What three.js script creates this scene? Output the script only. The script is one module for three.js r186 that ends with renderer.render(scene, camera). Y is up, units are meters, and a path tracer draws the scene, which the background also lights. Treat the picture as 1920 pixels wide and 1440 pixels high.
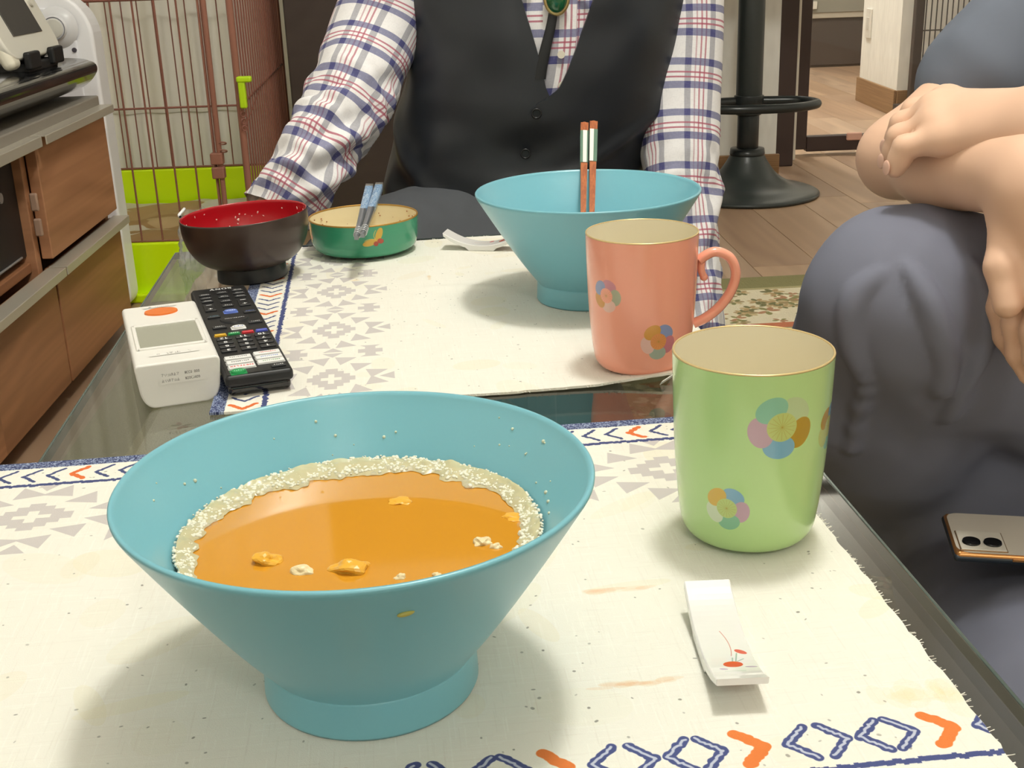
import * as THREE from 'three';
import { RoundedBoxGeometry } from 'three/addons/geometries/RoundedBoxGeometry.js';
import { mergeGeometries } from 'three/addons/utils/BufferGeometryUtils.js';

// ---------- camera, exposure, lights ----------
const scene = new THREE.Scene();
const camera = new THREE.PerspectiveCamera(2 * Math.atan(720 / 2276.6) * 180 / Math.PI, 4 / 3, 0.02, 40);
camera.position.set(0, 0.6928, 0);
{
  const pitch = 0.3473, roll = -0.0351;
  const up = new THREE.Vector3(-Math.sin(roll), Math.cos(pitch) * Math.cos(roll), -Math.sin(pitch) * Math.cos(roll));
  camera.up.copy(up);
  camera.lookAt(0, 0.6928 - Math.sin(pitch), -Math.cos(pitch));
}
const renderer = new THREE.WebGLRenderer({ antialias: true });
renderer.toneMapping = THREE.LinearToneMapping;
renderer.toneMappingExposure = 1.0;
renderer.shadowMap.enabled = true;
scene.background = new THREE.Color(0x000000);
const CEIL = 2.42;
const LAMPS = [ // ceiling lamps, the rear one added as fill: x, z, dome radius, candela
  { name: 'ceiling_lamp', x: 0.28, z: -0.88, r: 0.225, i: 5.5, label: 'round white ceiling lamp above the glass table' },
  { name: 'ceiling_lamp', x: 0.5, z: 1.5, r: 0.225, i: 1.7, label: 'added round white fill lamp behind the camera in the living room' },  // unseen fill lamp, added to brighten faces turned to the camera
  { name: 'ceiling_lamp', x: 0.85, z: -5.2, r: 0.16, i: 8.0, label: 'small round ceiling lamp in the hallway beyond the glass door' },
];
const T = 0.4;            // height of the table mats' upper side
const YAW = 0.09;         // how far the room is turned against the view

// ---------- helpers ----------
let seed = 7;
const rnd = () => { seed = (seed + 0x6d2b79f5) | 0; let t = Math.imul(seed ^ (seed >>> 15), 1 | seed); t = (t + Math.imul(t ^ (t >>> 7), 61 | t)) ^ t; return ((t ^ (t >>> 14)) >>> 0) / 4294967296; };
const rr = (a, b) => a + (b - a) * rnd();
const V = (x, y, z) => new THREE.Vector3(x, y, z);
const clamp = (x, a, b) => Math.min(b, Math.max(a, x));
const lerp = (a, b, t) => a + (b - a) * t;
const sstep = (a, b, x) => { const t = clamp((x - a) / (b - a), 0, 1); return t * t * (3 - 2 * t); };
function hash(i, j, k) { let h = Math.imul(i, 374761393) ^ Math.imul(j, 668265263) ^ Math.imul(k, 2147483647 ^ 1274126177); h = Math.imul(h ^ (h >>> 13), 1274126177); return ((h ^ (h >>> 16)) >>> 0) / 4294967296; }
function noise(x, y, z = 0) {
  const i = Math.floor(x), j = Math.floor(y), k = Math.floor(z); let a = x - i, b = y - j, c = z - k;
  a = a * a * (3 - 2 * a); b = b * b * (3 - 2 * b); c = c * c * (3 - 2 * c);
  const g = (di, dj, dk) => hash(i + di, j + dj, k + dk);
  return lerp(lerp(lerp(g(0, 0, 0), g(1, 0, 0), a), lerp(g(0, 1, 0), g(1, 1, 0), a), b), lerp(lerp(g(0, 0, 1), g(1, 0, 1), a), lerp(g(0, 1, 1), g(1, 1, 1), a), b), c) * 2 - 1;
}
const taken = {};
const numbered = (n) => { if (!(n in taken)) { taken[n] = 0; return n; } taken[n]++; return n + '_' + String(taken[n]).padStart(3, '0'); };
function tag(o, label, category, group) { o.userData.label = label; o.userData.category = category; if (group) o.userData.group = group; return o; }
function thing(name, label, category, pos = [0, 0, 0], turn = 0, group) {
  const g = new THREE.Group(); g.name = numbered(name); g.position.set(...pos); g.rotation.y = turn; scene.add(g);
  return tag(g, label, category, group);
}
function mesh(name, geo, mat, parent = scene, pos, rot) {
  const g = Array.isArray(geo) ? merge(geo) : geo;
  const m = new THREE.Mesh(g, mat); m.name = parent === scene ? numbered(name) : name; m.castShadow = m.receiveShadow = true;
  if (pos) m.position.set(...pos); if (rot) m.rotation.set(...rot);
  parent.add(m); return m;
}
function struct(name, geo, mat, pos, rot) { const m = mesh(name, geo, mat, scene, pos, rot); m.userData.kind = 'structure'; return m; }
function structGroup(name, pos = [0, 0, 0], turn = 0) { const g = new THREE.Group(); g.name = numbered(name); g.position.set(...pos); g.rotation.y = turn; g.userData.kind = 'structure'; scene.add(g); return g; }
function merge(list) { return mergeGeometries(list.map((g) => { const h = g.index ? g.toNonIndexed() : g; for (const k of Object.keys(h.attributes)) if (!['position', 'normal', 'uv'].includes(k)) h.deleteAttribute(k); return h; })); }
const at = (g, x, y, z, rx = 0, ry = 0, rz = 0) => { g.applyMatrix4(new THREE.Matrix4().compose(V(x, y, z), new THREE.Quaternion().setFromEuler(new THREE.Euler(rx, ry, rz)), V(1, 1, 1))); return g; };
const box = (w, h, d, x = 0, y = 0, z = 0) => new THREE.BoxGeometry(w, h, d).translate(x, y, z);
const rbox = (w, h, d, r = 0.004, x = 0, y = 0, z = 0, s = 3) => new RoundedBoxGeometry(w, h, d, s, r).translate(x, y, z);
function rod(a, b, r, seg = 8, r2 = r) {
  const A = V(...a), B = V(...b), d = B.clone().sub(A), L = d.length(), g = new THREE.CylinderGeometry(r2, r, L, seg, 1);
  g.applyQuaternion(new THREE.Quaternion().setFromUnitVectors(V(0, 1, 0), d.normalize())); const c = A.add(B).multiplyScalar(0.5); return g.translate(c.x, c.y, c.z);
}
const lathe = (pts, seg = 96) => new THREE.LatheGeometry(pts.map(([r, y]) => new THREE.Vector2(r <= 0.001 ? 0 : r, y)), seg);
function smoothPts(pts, n = 60) { const c = new THREE.CatmullRomCurve3(pts.map(([x, y]) => V(x, y, 0)), false, 'centripetal'); return c.getPoints(n).map((p) => [p.x, p.y]); }
const tube = (pts, r, seg = 40, rad = 10, closed = false) => new THREE.TubeGeometry(new THREE.CatmullRomCurve3(pts.map((p) => V(...p)), closed), seg, r, rad, closed);
function std(color, roughness = 0.6, o = {}) { return new THREE.MeshStandardMaterial({ color, roughness, ...o }); }
function phys(color, roughness = 0.4, o = {}) { return new THREE.MeshPhysicalMaterial({ color, roughness, ...o }); }
function canvas(w, h, draw) { const c = document.createElement('canvas'); c.width = w; c.height = h; const x = c.getContext('2d'); draw(x, w, h); const t = new THREE.CanvasTexture(c); t.colorSpace = THREE.SRGBColorSpace; t.wrapS = t.wrapT = THREE.RepeatWrapping; t.anisotropy = 8; return t; }
function dataTex(n, f, srgb = true) { // f(u, v) -> [r, g, b] 0..255, u and v 0..1
  const d = new Uint8Array(n * n * 4); for (let j = 0; j < n; j++) for (let i = 0; i < n; i++) { const c = f(i / n, j / n, i, j); d.set([clamp(c[0], 0, 255), clamp(c[1], 0, 255), clamp(c[2], 0, 255), 255], (j * n + i) * 4); }
  const t = new THREE.DataTexture(d, n, n); t.magFilter = THREE.LinearFilter; t.wrapS = t.wrapT = THREE.RepeatWrapping; if (srgb) t.colorSpace = THREE.SRGBColorSpace; t.needsUpdate = true; return t;
}
function reps(t, x, y) { const c = t.clone(); c.repeat.set(x, y); c.needsUpdate = true; return c; }
// planar uv in metres from two axes
function planarUV(g, ax = 'x', ay = 'z', s = 1) { const p = g.attributes.position, uv = new Float32Array(p.count * 2), k = { x: 0, y: 1, z: 2 }; for (let i = 0; i < p.count; i++) { uv[i * 2] = p.array[i * 3 + k[ax]] * s; uv[i * 2 + 1] = p.array[i * 3 + k[ay]] * s; } g.setAttribute('uv', new THREE.BufferAttribute(uv, 2)); return g; }
// a parametric grid surface: f(s, t) -> Vector3, uvf(s, t) -> [u, v]
function grid(f, ns, nt, uvf = (s, t) => [s, t], closedS = false) {
  const P = [], U = [], I = [];
  for (let j = 0; j <= nt; j++) for (let i = 0; i <= ns; i++) { const p = f(i / ns, j / nt); P.push(p.x, p.y, p.z); U.push(...uvf(i / ns, j / nt)); }
  for (let j = 0; j < nt; j++) for (let i = 0; i < ns; i++) { const a = j * (ns + 1) + i, b = a + 1, c = a + ns + 1, d = c + 1; I.push(a, b, d, a, d, c); }
  const g = new THREE.BufferGeometry(); g.setAttribute('position', new THREE.Float32BufferAttribute(P, 3)); g.setAttribute('uv', new THREE.Float32BufferAttribute(U, 2)); g.setIndex(I); g.computeVertexNormals();
  if (closedS) { const n = g.attributes.normal; for (let j = 0; j <= nt; j++) { const a = j * (ns + 1), b = a + ns; const v = V(n.getX(a) + n.getX(b), n.getY(a) + n.getY(b), n.getZ(a) + n.getZ(b)).normalize(); n.setXYZ(a, v.x, v.y, v.z); n.setXYZ(b, v.x, v.y, v.z); } }
  return g;
}
// ---------- signed distance bodies, meshed with surface nets ----------
const smin = (a, b, k) => { const h = Math.max(k - Math.abs(a - b), 0) / k; return Math.min(a, b) - h * h * k * 0.25; };
function cap(a, b, ra, rb) { // tapered capsule
  const ax = a[0], ay = a[1], az = a[2], dx = b[0] - ax, dy = b[1] - ay, dz = b[2] - az, L = dx * dx + dy * dy + dz * dz || 1e-9;
  return (x, y, z) => { const t = clamp(((x - ax) * dx + (y - ay) * dy + (z - az) * dz) / L, 0, 1); return Math.hypot(x - ax - dx * t, y - ay - dy * t, z - az - dz * t) - (ra + (rb - ra) * t); };
}
function ell(c, r) { return (x, y, z) => { const a = (x - c[0]) / r[0], b = (y - c[1]) / r[1], d = (z - c[2]) / r[2], k0 = Math.hypot(a, b, d), k1 = Math.hypot(a / r[0], b / r[1], d / r[2]); return k1 < 1e-9 ? -Math.min(...r) : k0 * (k0 - 1) / k1; }; }
const blend = (k, ...fs) => (x, y, z) => { let d = fs[0](x, y, z); for (let i = 1; i < fs.length; i++) d = smin(d, fs[i](x, y, z), k); return d; };
const chain = (k, pts) => blend(k, ...pts.slice(1).map((p, i) => cap(pts[i][0], p[0], pts[i][1], p[1])));
function nets(f, lo, hi, h) {
  const n = [0, 1, 2].map((k) => Math.ceil((hi[k] - lo[k]) / h) + 1), [nx, ny, nz] = n, F = new Float32Array(nx * ny * nz), id = (i, j, k) => (k * ny + j) * nx + i;
  for (let k = 0; k < nz; k++) for (let j = 0; j < ny; j++) for (let i = 0; i < nx; i++) F[id(i, j, k)] = f(lo[0] + i * h, lo[1] + j * h, lo[2] + k * h);
  const P = [], N = [], I = [], at_ = new Int32Array(nx * ny * nz).fill(-1);
  for (let k = 0; k < nz - 1; k++) for (let j = 0; j < ny - 1; j++) for (let i = 0; i < nx - 1; i++) {
    let m = 0; for (let c = 0; c < 8; c++) if (F[id(i + (c & 1), j + ((c >> 1) & 1), k + (c >> 2))] < 0) m |= 1 << c;
    if (m === 0 || m === 255) continue;
    let sx = 0, sy = 0, sz = 0, q = 0;
    for (let c = 0; c < 8; c++) for (const b of [1, 2, 4]) if (!(c & b)) { const d = c | b; if (((m >> c) & 1) !== ((m >> d) & 1)) {
      const f0 = F[id(i + (c & 1), j + ((c >> 1) & 1), k + (c >> 2))], f1 = F[id(i + (d & 1), j + ((d >> 1) & 1), k + (d >> 2))], t = f0 / (f0 - f1);
      sx += (c & 1) + (b === 1 ? t : 0); sy += ((c >> 1) & 1) + (b === 2 ? t : 0); sz += (c >> 2) + (b === 4 ? t : 0); q++; } }
    const x = lo[0] + (i + sx / q) * h, y = lo[1] + (j + sy / q) * h, z = lo[2] + (k + sz / q) * h, e = h * 0.5;
    at_[id(i, j, k)] = P.length / 3; P.push(x, y, z);
    const g = V(f(x + e, y, z) - f(x - e, y, z), f(x, y + e, z) - f(x, y - e, z), f(x, y, z + e) - f(x, y, z - e)).normalize(); N.push(g.x, g.y, g.z);
  }
  const quad = (a, b, c, d, flip) => { if (a < 0 || b < 0 || c < 0 || d < 0) return; if (flip) I.push(a, c, b, a, d, c); else I.push(a, b, c, a, c, d); };
  for (let k = 1; k < nz - 1; k++) for (let j = 1; j < ny - 1; j++) for (let i = 1; i < nx - 1; i++) {
    const s = F[id(i, j, k)] < 0;
    if (s !== F[id(i + 1, j, k)] < 0) quad(at_[id(i, j - 1, k - 1)], at_[id(i, j, k - 1)], at_[id(i, j, k)], at_[id(i, j - 1, k)], !s);
    if (s !== F[id(i, j + 1, k)] < 0) quad(at_[id(i - 1, j, k - 1)], at_[id(i - 1, j, k)], at_[id(i, j, k)], at_[id(i, j, k - 1)], !s);
    if (s !== F[id(i, j, k + 1)] < 0) quad(at_[id(i - 1, j - 1, k)], at_[id(i, j - 1, k)], at_[id(i, j, k)], at_[id(i - 1, j, k)], !s);
  }
  const g = new THREE.BufferGeometry(); g.setAttribute('position', new THREE.Float32BufferAttribute(P, 3)); g.setAttribute('normal', new THREE.Float32BufferAttribute(N, 3)); g.setAttribute('uv', new THREE.Float32BufferAttribute(new Float32Array(P.length / 3 * 2), 2)); g.setIndex(I); return g;
}
function snap(f, p) { let [x, y, z] = p; for (let i = 0; i < 6; i++) { const e = 1e-3, d = f(x, y, z), gx = f(x + e, y, z) - f(x - e, y, z), gy = f(x, y + e, z) - f(x, y - e, z), gz = f(x, y, z + e) - f(x, y, z - e), L = Math.hypot(gx, gy, gz) || 1; x -= d * gx / L; y -= d * gy / L; z -= d * gz / L; } return [x, y, z]; }
// ---------- surfaces of the setting ----------
const woodTex = (base, dark, n, stretch, salt) => dataTex(n, (u, v) => {
  const w = noise(u * 3 + salt, v * 3, salt) * 0.6, g = noise(u * stretch * 3 + w, v * 40 + w * 6, salt), g2 = noise(u * stretch * 8, v * 140, salt + 9), m = clamp(0.5 + 0.38 * g + 0.16 * g2, 0, 1);
  return [0, 1, 2].map((c) => lerp(dark[c], base[c], m));
});
const wallTex = dataTex(256, (u, v) => { const n = noise(u * 60, v * 60, 3) * 5 + noise(u * 9, v * 9, 5) * 3; return [238 + n, 236 + n, 228 + n]; });
const mWall = std(0xffffff, 0.9, { map: wallTex });
const mCeil = std(0xf4f2ec, 0.95);
const mBase = std(0xa3835f, 0.55, { map: woodTex([255, 250, 240], [205, 190, 172], 256, 1, 4) });
const mDark = std(0x3a2a26, 0.5);
const mFloorBase = std(0x4c4039, 0.8);
const floorTex = woodTex([206, 178, 150], [168, 140, 116], 512, 0.7, 21);

// floor: a slab with the boards that can be told apart laid on it
const floor = structGroup('floor');
mesh('subfloor', box(7, 0.1, 13, 0.6, -0.062, -2.2), mFloorBase, floor);
{
  const mats = [0, 1, 2, 3].map((k) => { const t = floorTex.clone(); t.offset.set(0.13 * k, 0.29 * k); t.repeat.set(0.5, 0.5); t.needsUpdate = true; return std([0xffffff, 0xf1ece8, 0xe5ddd6, 0xfaf4ec][k], 0.42, { map: t, bumpScale: 0.0004 }); });
  const W = 0.15, c = Math.cos(0.05), s = Math.sin(0.05);
  for (let i = -10; i < 22; i++) {
    let z = -7.6 + ((i * 37) % 9) * 0.1;
    while (z < 1.6) {
      const L = 0.92, x = i * W, g = rbox(W - 0.001, 0.012, L - 0.001, 0.0012, 0, 0, 0, 1);
      planarUV(g, 'z', 'x'); const m = mesh('floorboard', g, mats[Math.floor(rnd() * 4)], floor, [x * c + (z + L / 2) * s + 0.15, -0.006, -x * s + (z + L / 2) * c]); m.rotation.y = 0.05; z += L;
    }
  }
}
// walls and ceiling of the living room and the hallway, each with thickness
struct('ceiling', box(7.2, 0.12, 13, 0.6, CEIL + 0.06, -2.2), mCeil);
struct('wall_left', box(0.12, CEIL, 13, -1.75, CEIL / 2, -2.2), mWall);
struct('wall_right', box(0.12, CEIL, 13, 2.5, CEIL / 2, -2.2), mWall);
struct('wall_rear', box(7.2, CEIL, 0.12, 0.6, CEIL / 2, 2.2), mWall);
struct('wall_far', box(7.2, CEIL, 0.12, 0.6, CEIL / 2, -8.0), mWall);
struct('wall_back_left', box(2.6, CEIL, 0.12, -0.95, CEIL / 2, -3.82), mWall);        // behind the pet pen
struct('wall_back', box(0.72, CEIL, 0.1, 0.475, CEIL / 2, -3.79), mWall);              // behind the bar stool
struct('baseboard_back', rbox(0.735, 0.062, 0.012, 0.003, 0.477, 0.031, -3.733), mBase);
struct('wall_hall', box(0.9, CEIL, 0.52, 2.01, CEIL / 2, -5.15), mWall);               // corner of the hallway
struct('baseboard_hall', [rbox(0.012, 0.1, 0.53, 0.003, 1.554, 0.05, -5.15), rbox(0.88, 0.1, 0.012, 0.003, 2.0, 0.05, -4.884)], mBase);
struct('trim_1', rbox(0.062, 2.1, 0.09, 0.004, 0.885, 1.05, -3.9), mDark);             // dark door jamb
struct('trim_2', rbox(0.03, 2.1, 0.09, 0.004, 0.932, 1.05, -4.0), std(0xd9d3c4, 0.7)); // pale stop beside the jamb
// glazed door with a dark frame
{
  const d = structGroup('door_1', [0.955, 0, -4.06], 0.03);
  mesh('stile', rbox(0.048, 2.02, 0.035, 0.004, 0.024, 1.03, 0), mDark, d);
  mesh('stile', rbox(0.048, 2.02, 0.035, 0.004, 0.80, 1.03, 0), mDark, d);
  mesh('rail', rbox(0.728, 0.05, 0.035, 0.004, 0.412, 0.037, 0), mDark, d);
  mesh('rail', rbox(0.728, 0.05, 0.035, 0.004, 0.412, 2.02, 0), mDark, d);
  mesh('pane', box(0.728, 1.93, 0.005, 0.412, 1.03, 0), phys(0xffffff, 0.02, { transmission: 1, thickness: 0, ior: 1.3 }), d);
  const t = mesh('felt_tab', rbox(0.052, 0.026, 0.012, 0.006, 0.205, 0.058, 0.022), std(0xd9ab98, 0.8), d); t.userData.label = 'pale pink tab stuck on the lower rail';
  mesh('hinge', new THREE.CylinderGeometry(0.008, 0.008, 0.05, 12).translate(-0.006, 0.06, 0.01), mDark, d);
}
// curtain behind the pen
{
  const g = grid((s, t) => { const x = lerp(-1.7, -0.53, s), y = lerp(0.05, 2.2, t); return V(x, y, -3.64 + 0.014 * Math.sin(x * 62 + 0.8 * noise(x * 5, y * 0.7)) + 0.008 * noise(x * 22, y * 0.6, 3)); }, 260, 12);
  const c = thing('curtain', 'off-white curtain hanging behind the wire pet pen', 'curtain', [0, 0, 0]);
  mesh('cloth', g, std(0xf6f1e6, 0.95, { side: THREE.DoubleSide }), c);
  mesh('hem', grid((s, t) => { const x = lerp(-1.7, -0.53, s), y = lerp(0.262, 0.275, t); return V(x, y, -3.634 + 0.014 * Math.sin(x * 62 + 0.8 * noise(x * 5, y * 0.7)) + 0.008 * noise(x * 22, y * 0.6, 3)); }, 260, 1), std(0xe8e3d6, 0.95, { side: THREE.DoubleSide }), c);
  mesh('curtain_rail', rod([-1.7, 2.21, -3.64], [-0.5, 2.21, -3.64], 0.011, 12), std(0xcfcabd, 0.4), c);
  for (const x of [-1.6, -0.55]) mesh('bracket', rbox(0.02, 0.05, 0.12, 0.003, x, 2.21, -3.7), std(0xcfcabd, 0.4), c);
}
// tall dark wardrobe behind the seated person
{
  const w = thing('wardrobe', 'tall plain dark brown wardrobe behind the person in the black vest', 'wardrobe', [-0.14, 0, -3.36], 0.03);
  const m = std(0x453a35, 0.62, { map: woodTex([255, 250, 246], [226, 218, 212], 256, 1, 12) });
  mesh('carcass', rbox(0.8, 1.9, 0.4, 0.004, 0, 0.97, 0), m, w);
  mesh('door', rbox(0.394, 1.86, 0.018, 0.003, -0.199, 0.98, 0.209), m, w);
  mesh('door', rbox(0.394, 1.86, 0.018, 0.003, 0.199, 0.98, 0.209), m, w);
  mesh('plinth', box(0.78, 0.03, 0.38, 0, 0.015, 0), mDark, w);
  for (const s of [-1, 1]) mesh('handle', rbox(0.012, 0.16, 0.02, 0.004, s * 0.03, 1.1, 0.226), std(0x8a8580, 0.35, { metalness: 0.8 }), w);
}
// hallway: dark cupboard with a pale panel, wall switch, wire gate
{
  const w = thing('hall_cupboard', 'dark brown cupboard with a pale glazed door at the end of the hallway', 'cupboard', [1.79, 0, -7.05], 0.03);
  mesh('body', rbox(1.3, 1.5, 0.4, 0.005, 0, 0.76, 0), std(0x4b4038, 0.6), w);
  mesh('kick_board', box(1.26, 0.05, 0.36, 0, 0.025, 0.01), std(0x5d5146, 0.6), w);
  mesh('door_frame', rbox(0.6, 0.8, 0.02, 0.004, -0.06, 0.66, 0.205), std(0xb7ad9b, 0.6), w);
  mesh('door_panel', rbox(0.54, 0.74, 0.02, 0.003, -0.06, 0.66, 0.212), std(0x8d897c, 0.35), w);
  mesh('vent', rbox(0.16, 0.045, 0.012, 0.003, -0.2, 0.325, 0.226), std(0x7b6e60, 0.6), w);
  mesh('clip', rbox(0.03, 0.04, 0.02, 0.003, -0.1, 0.33, 0.226), std(0xd8d2c4, 0.5), w);
  const so = thing('wall_outlet', 'small white outlet low on the dark cupboard front', 'outlet', [1.665, 0.16, -6.835]);
  mesh('plate', rbox(0.035, 0.05, 0.012, 0.003), std(0xdcd5c8, 0.5), so); mesh('socket', rbox(0.018, 0.022, 0.004, 0.001, 0, 0, 0.007), std(0xb5ada0, 0.5), so);
  const p = thing('wall_plate', 'white switch plate on the hallway wall corner', 'wall plate', [1.556, 0.33, -5.31]);
  mesh('plate', rbox(0.008, 0.12, 0.07, 0.003), std(0xe2ded4, 0.4), p); mesh('rocker', rbox(0.006, 0.05, 0.03, 0.002, -0.004, 0, 0), std(0xd4d0c6, 0.4), p);
  const f = thing('wire_gate', 'dark wire gate with wooden posts standing before the white hallway wall', 'gate', [1.585, 0, -4.82], 0.04);
  const pm = std(0x3b302a, 0.55), wm = std(0x4a443f, 0.45);
  for (const x of [0.0, 0.265]) mesh('post', rbox(0.034, 1.0, 0.034, 0.004, x + 0.017, 0.55, 0), pm, f);
  for (let k = 0; k < 11; k++) mesh('bar', rod([0.045 + k * 0.0205, 0.09, 0], [0.045 + k * 0.0205, 1.02, 0], 0.0024, 6), wm, f);
  for (const y of [0.095, 0.33, 0.68, 1.02]) mesh('crossbar', rod([0.03, y, 0.003], [0.27, y, 0.003], 0.0028, 6), wm, f);
  mesh('foot', rbox(0.42, 0.055, 0.05, 0.004, 0.16, 0.0275, 0), pm, f);
  const r = thing('wall_rail', 'dark upright timber strip on the hallway wall beside the wire gate', 'trim', [1.93, 0, -4.86]);
  mesh('strip', rbox(0.035, 1.6, 0.03, 0.004, 0, 0.91, 0), std(0x57473e, 0.6), r); mesh('strip', rbox(0.02, 1.6, 0.03, 0.004, 0.12, 0.91, 0), std(0x57473e, 0.6), r); mesh('strip_foot', rbox(0.22, 0.012, 0.03, 0.003, 0.05, 0.105, 0), std(0x57473e, 0.6), r);
}
// lamps
for (const L of LAMPS) {
  const o = thing(L.name, L.label, 'ceiling lamp', [L.x, CEIL, L.z]), R = L.r;
  mesh('mount', lathe([[R * 0.5, 0], [R * 0.5, -0.03], [0.001, -0.03]], 48), std(0xf3f1ea, 0.5), o);
  mesh('dome', lathe(smoothPts([[0.001, -0.03], [R * 0.7, -0.035], [R, -0.09], [R * 0.96, -0.16], [R * 0.7, -0.24], [R * 0.3, -0.275], [0.001, -0.28]], 50), 64), new THREE.MeshStandardMaterial({ color: 0xffffff, roughness: 0.6, emissive: 0xfffaf2, emissiveIntensity: 1.2 }), o);
  const l = new THREE.PointLight(0xfbfaf2, L.i, 0, 2); l.position.set(0, -0.155, 0); l.castShadow = true; l.shadow.radius = L.r / 0.02 * 0.5; l.name = 'lamp_light'; o.add(l);
}
// ---------- left side: media cabinet, devices, appliance, pet pen ----------
{
  const X0 = -0.74, c = thing('media_cabinet', 'walnut media cabinet with grey metal pull rails and an open bay', 'cabinet', [X0, 0, -2.3], 0.035);
  // local: +x is the front, z runs towards the camera along the front
  const wt = woodTex([198, 144, 106], [150, 104, 72], 512, 0.35, 31), wood = std(0xffffff, 0.5, { map: wt }), wood2 = std(0xe6ded6, 0.5, { map: reps(wt, 1, 1) }), rail = std(0xc6bfb0, 0.35, { metalness: 0.3 });
  const uvBox = (g) => { const p = g.attributes.position, n = g.attributes.normal, uv = g.attributes.uv; for (let i = 0; i < p.count; i++) { if (Math.abs(n.getX(i)) > 0.5) uv.setXY(i, p.getZ(i) * 1.4, p.getY(i) * 1.4); else if (Math.abs(n.getY(i)) > 0.5) uv.setXY(i, p.getZ(i) * 1.4, p.getX(i) * 1.4); else uv.setXY(i, p.getX(i) * 1.4, p.getY(i) * 1.4); } return g; };
  mesh('top_board', uvBox(rbox(0.42, 0.02, 1.6, 0.003, -0.215, 0.446, 0.8)), std(0x948d82, 0.5), c);
  mesh('bottom_board', uvBox(rbox(0.40, 0.02, 1.6, 0.003, -0.215, 0.05, 0.8)), wood, c);
  mesh('back_board', uvBox(box(0.012, 0.39, 1.58, -0.415, 0.25, 0.8)), wood2, c);
  for (const z of [0.01, 0.405, 1.195, 1.59]) mesh('upright', uvBox(rbox(0.39, 0.386, 0.02, 0.002, -0.215, 0.25, z)), wood, c);
  mesh('plinth', box(0.34, 0.04, 1.52, -0.24, 0.02, 0.8), std(0x191513, 0.8), c);
  for (const [z0, w, col] of [[0.0, 0.4, 0], [1.2, 0.4, 0]]) for (const [y0, h] of [[0.242, 0.196], [0.034, 0.196]]) {
    const d = mesh('drawer', uvBox(rbox(0.018, h - 0.004, w - 0.006, 0.002, -0.009, y0 + h / 2, z0 + w / 2)), y0 > 0.2 ? wood : wood2, c);
    mesh('pull_rail', [rbox(0.03, 0.0025, w - 0.003, 0.001, 0.005, y0 + h + 0.0, z0 + w / 2), rbox(0.0025, 0.014, w - 0.003, 0.001, 0.019, y0 + h - 0.006, z0 + w / 2)], rail, d);
  }
  // open bay and wide lower drawer in the middle
  const d = mesh('drawer', uvBox(rbox(0.018, 0.19, 0.79, 0.002, -0.009, 0.132, 0.8)), wood2, c);
  mesh('pull_rail', [rbox(0.03, 0.0025, 0.79, 0.001, 0.005, 0.23, 0.8), rbox(0.0025, 0.014, 0.79, 0.001, 0.019, 0.224, 0.8)], rail, d);
  mesh('shelf', uvBox(rbox(0.38, 0.016, 0.77, 0.002, -0.22, 0.236, 0.8)), wood2, c);
  mesh('bay_rail', [rbox(0.03, 0.0025, 0.79, 0.001, 0.0, 0.438, 0.8), rbox(0.0025, 0.016, 0.79, 0.001, 0.014, 0.431, 0.8)], rail, c);
  for (const y of [0.3, 0.34]) mesh('shelf_clip', rbox(0.012, 0.028, 0.008, 0.003, -0.008, y, 0.4175), std(0xa98a76, 0.6), c);
}
{ // black box enlarged to fill the open bay so it shows dark
  const r = thing('bay_filler_box', 'black box with a silver button enlarged to darken the open bay of the walnut cabinet', 'recorder', [-0.8985, 0.246, -1.5645], 0.035);
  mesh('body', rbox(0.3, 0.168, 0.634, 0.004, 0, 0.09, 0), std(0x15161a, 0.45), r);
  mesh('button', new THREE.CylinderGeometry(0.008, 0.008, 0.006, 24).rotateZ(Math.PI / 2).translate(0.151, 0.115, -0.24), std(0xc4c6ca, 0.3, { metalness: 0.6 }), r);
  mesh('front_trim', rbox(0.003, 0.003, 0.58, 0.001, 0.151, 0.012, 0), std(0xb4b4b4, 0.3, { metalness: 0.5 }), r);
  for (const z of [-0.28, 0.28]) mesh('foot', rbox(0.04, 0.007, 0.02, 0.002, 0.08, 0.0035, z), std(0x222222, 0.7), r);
}
{ // glossy black base plate lying on the cabinet
  const o = thing('television_base', 'glossy black curved base plate lying on the walnut cabinet', 'base plate', [-0.755, 0.4625, -2.3], 0.035);
  const sh = new THREE.Shape(); sh.moveTo(0.0, 0.05); sh.quadraticCurveTo(0.012, 0.048, 0.008, 0.038); sh.bezierCurveTo(-0.005, 0.018, -0.02, 0.012, -0.05, 0.004); sh.lineTo(-0.27, 0.0); sh.lineTo(-0.27, 0.052); sh.lineTo(-0.05, 0.056); sh.quadraticCurveTo(-0.01, 0.056, 0, 0.05);
  const g = new THREE.ExtrudeGeometry(sh, { depth: 0.74, bevelEnabled: true, bevelSize: 0.006, bevelThickness: 0.008, bevelSegments: 3, curveSegments: 10 });
  mesh('plate', g, phys(0x1d1e20, 0.16, { clearcoat: 0.6, clearcoatRoughness: 0.08 }), o);
  mesh('silver_edge', tube([[0.0075, 0.0465, 0.0], [0.0085, 0.0465, 0.35], [0.0075, 0.0465, 0.74]], 0.0026, 20, 8), std(0xb3b2ae, 0.3, { metalness: 0.8 }), o);
  mesh('foot', rbox(0.02, 0.006, 0.08, 0.002, -0.1, -0.003, 0.1), std(0x111111, 0.8), o); mesh('foot', rbox(0.02, 0.006, 0.08, 0.002, -0.1, -0.003, 0.65), std(0x111111, 0.8), o);
}
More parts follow.
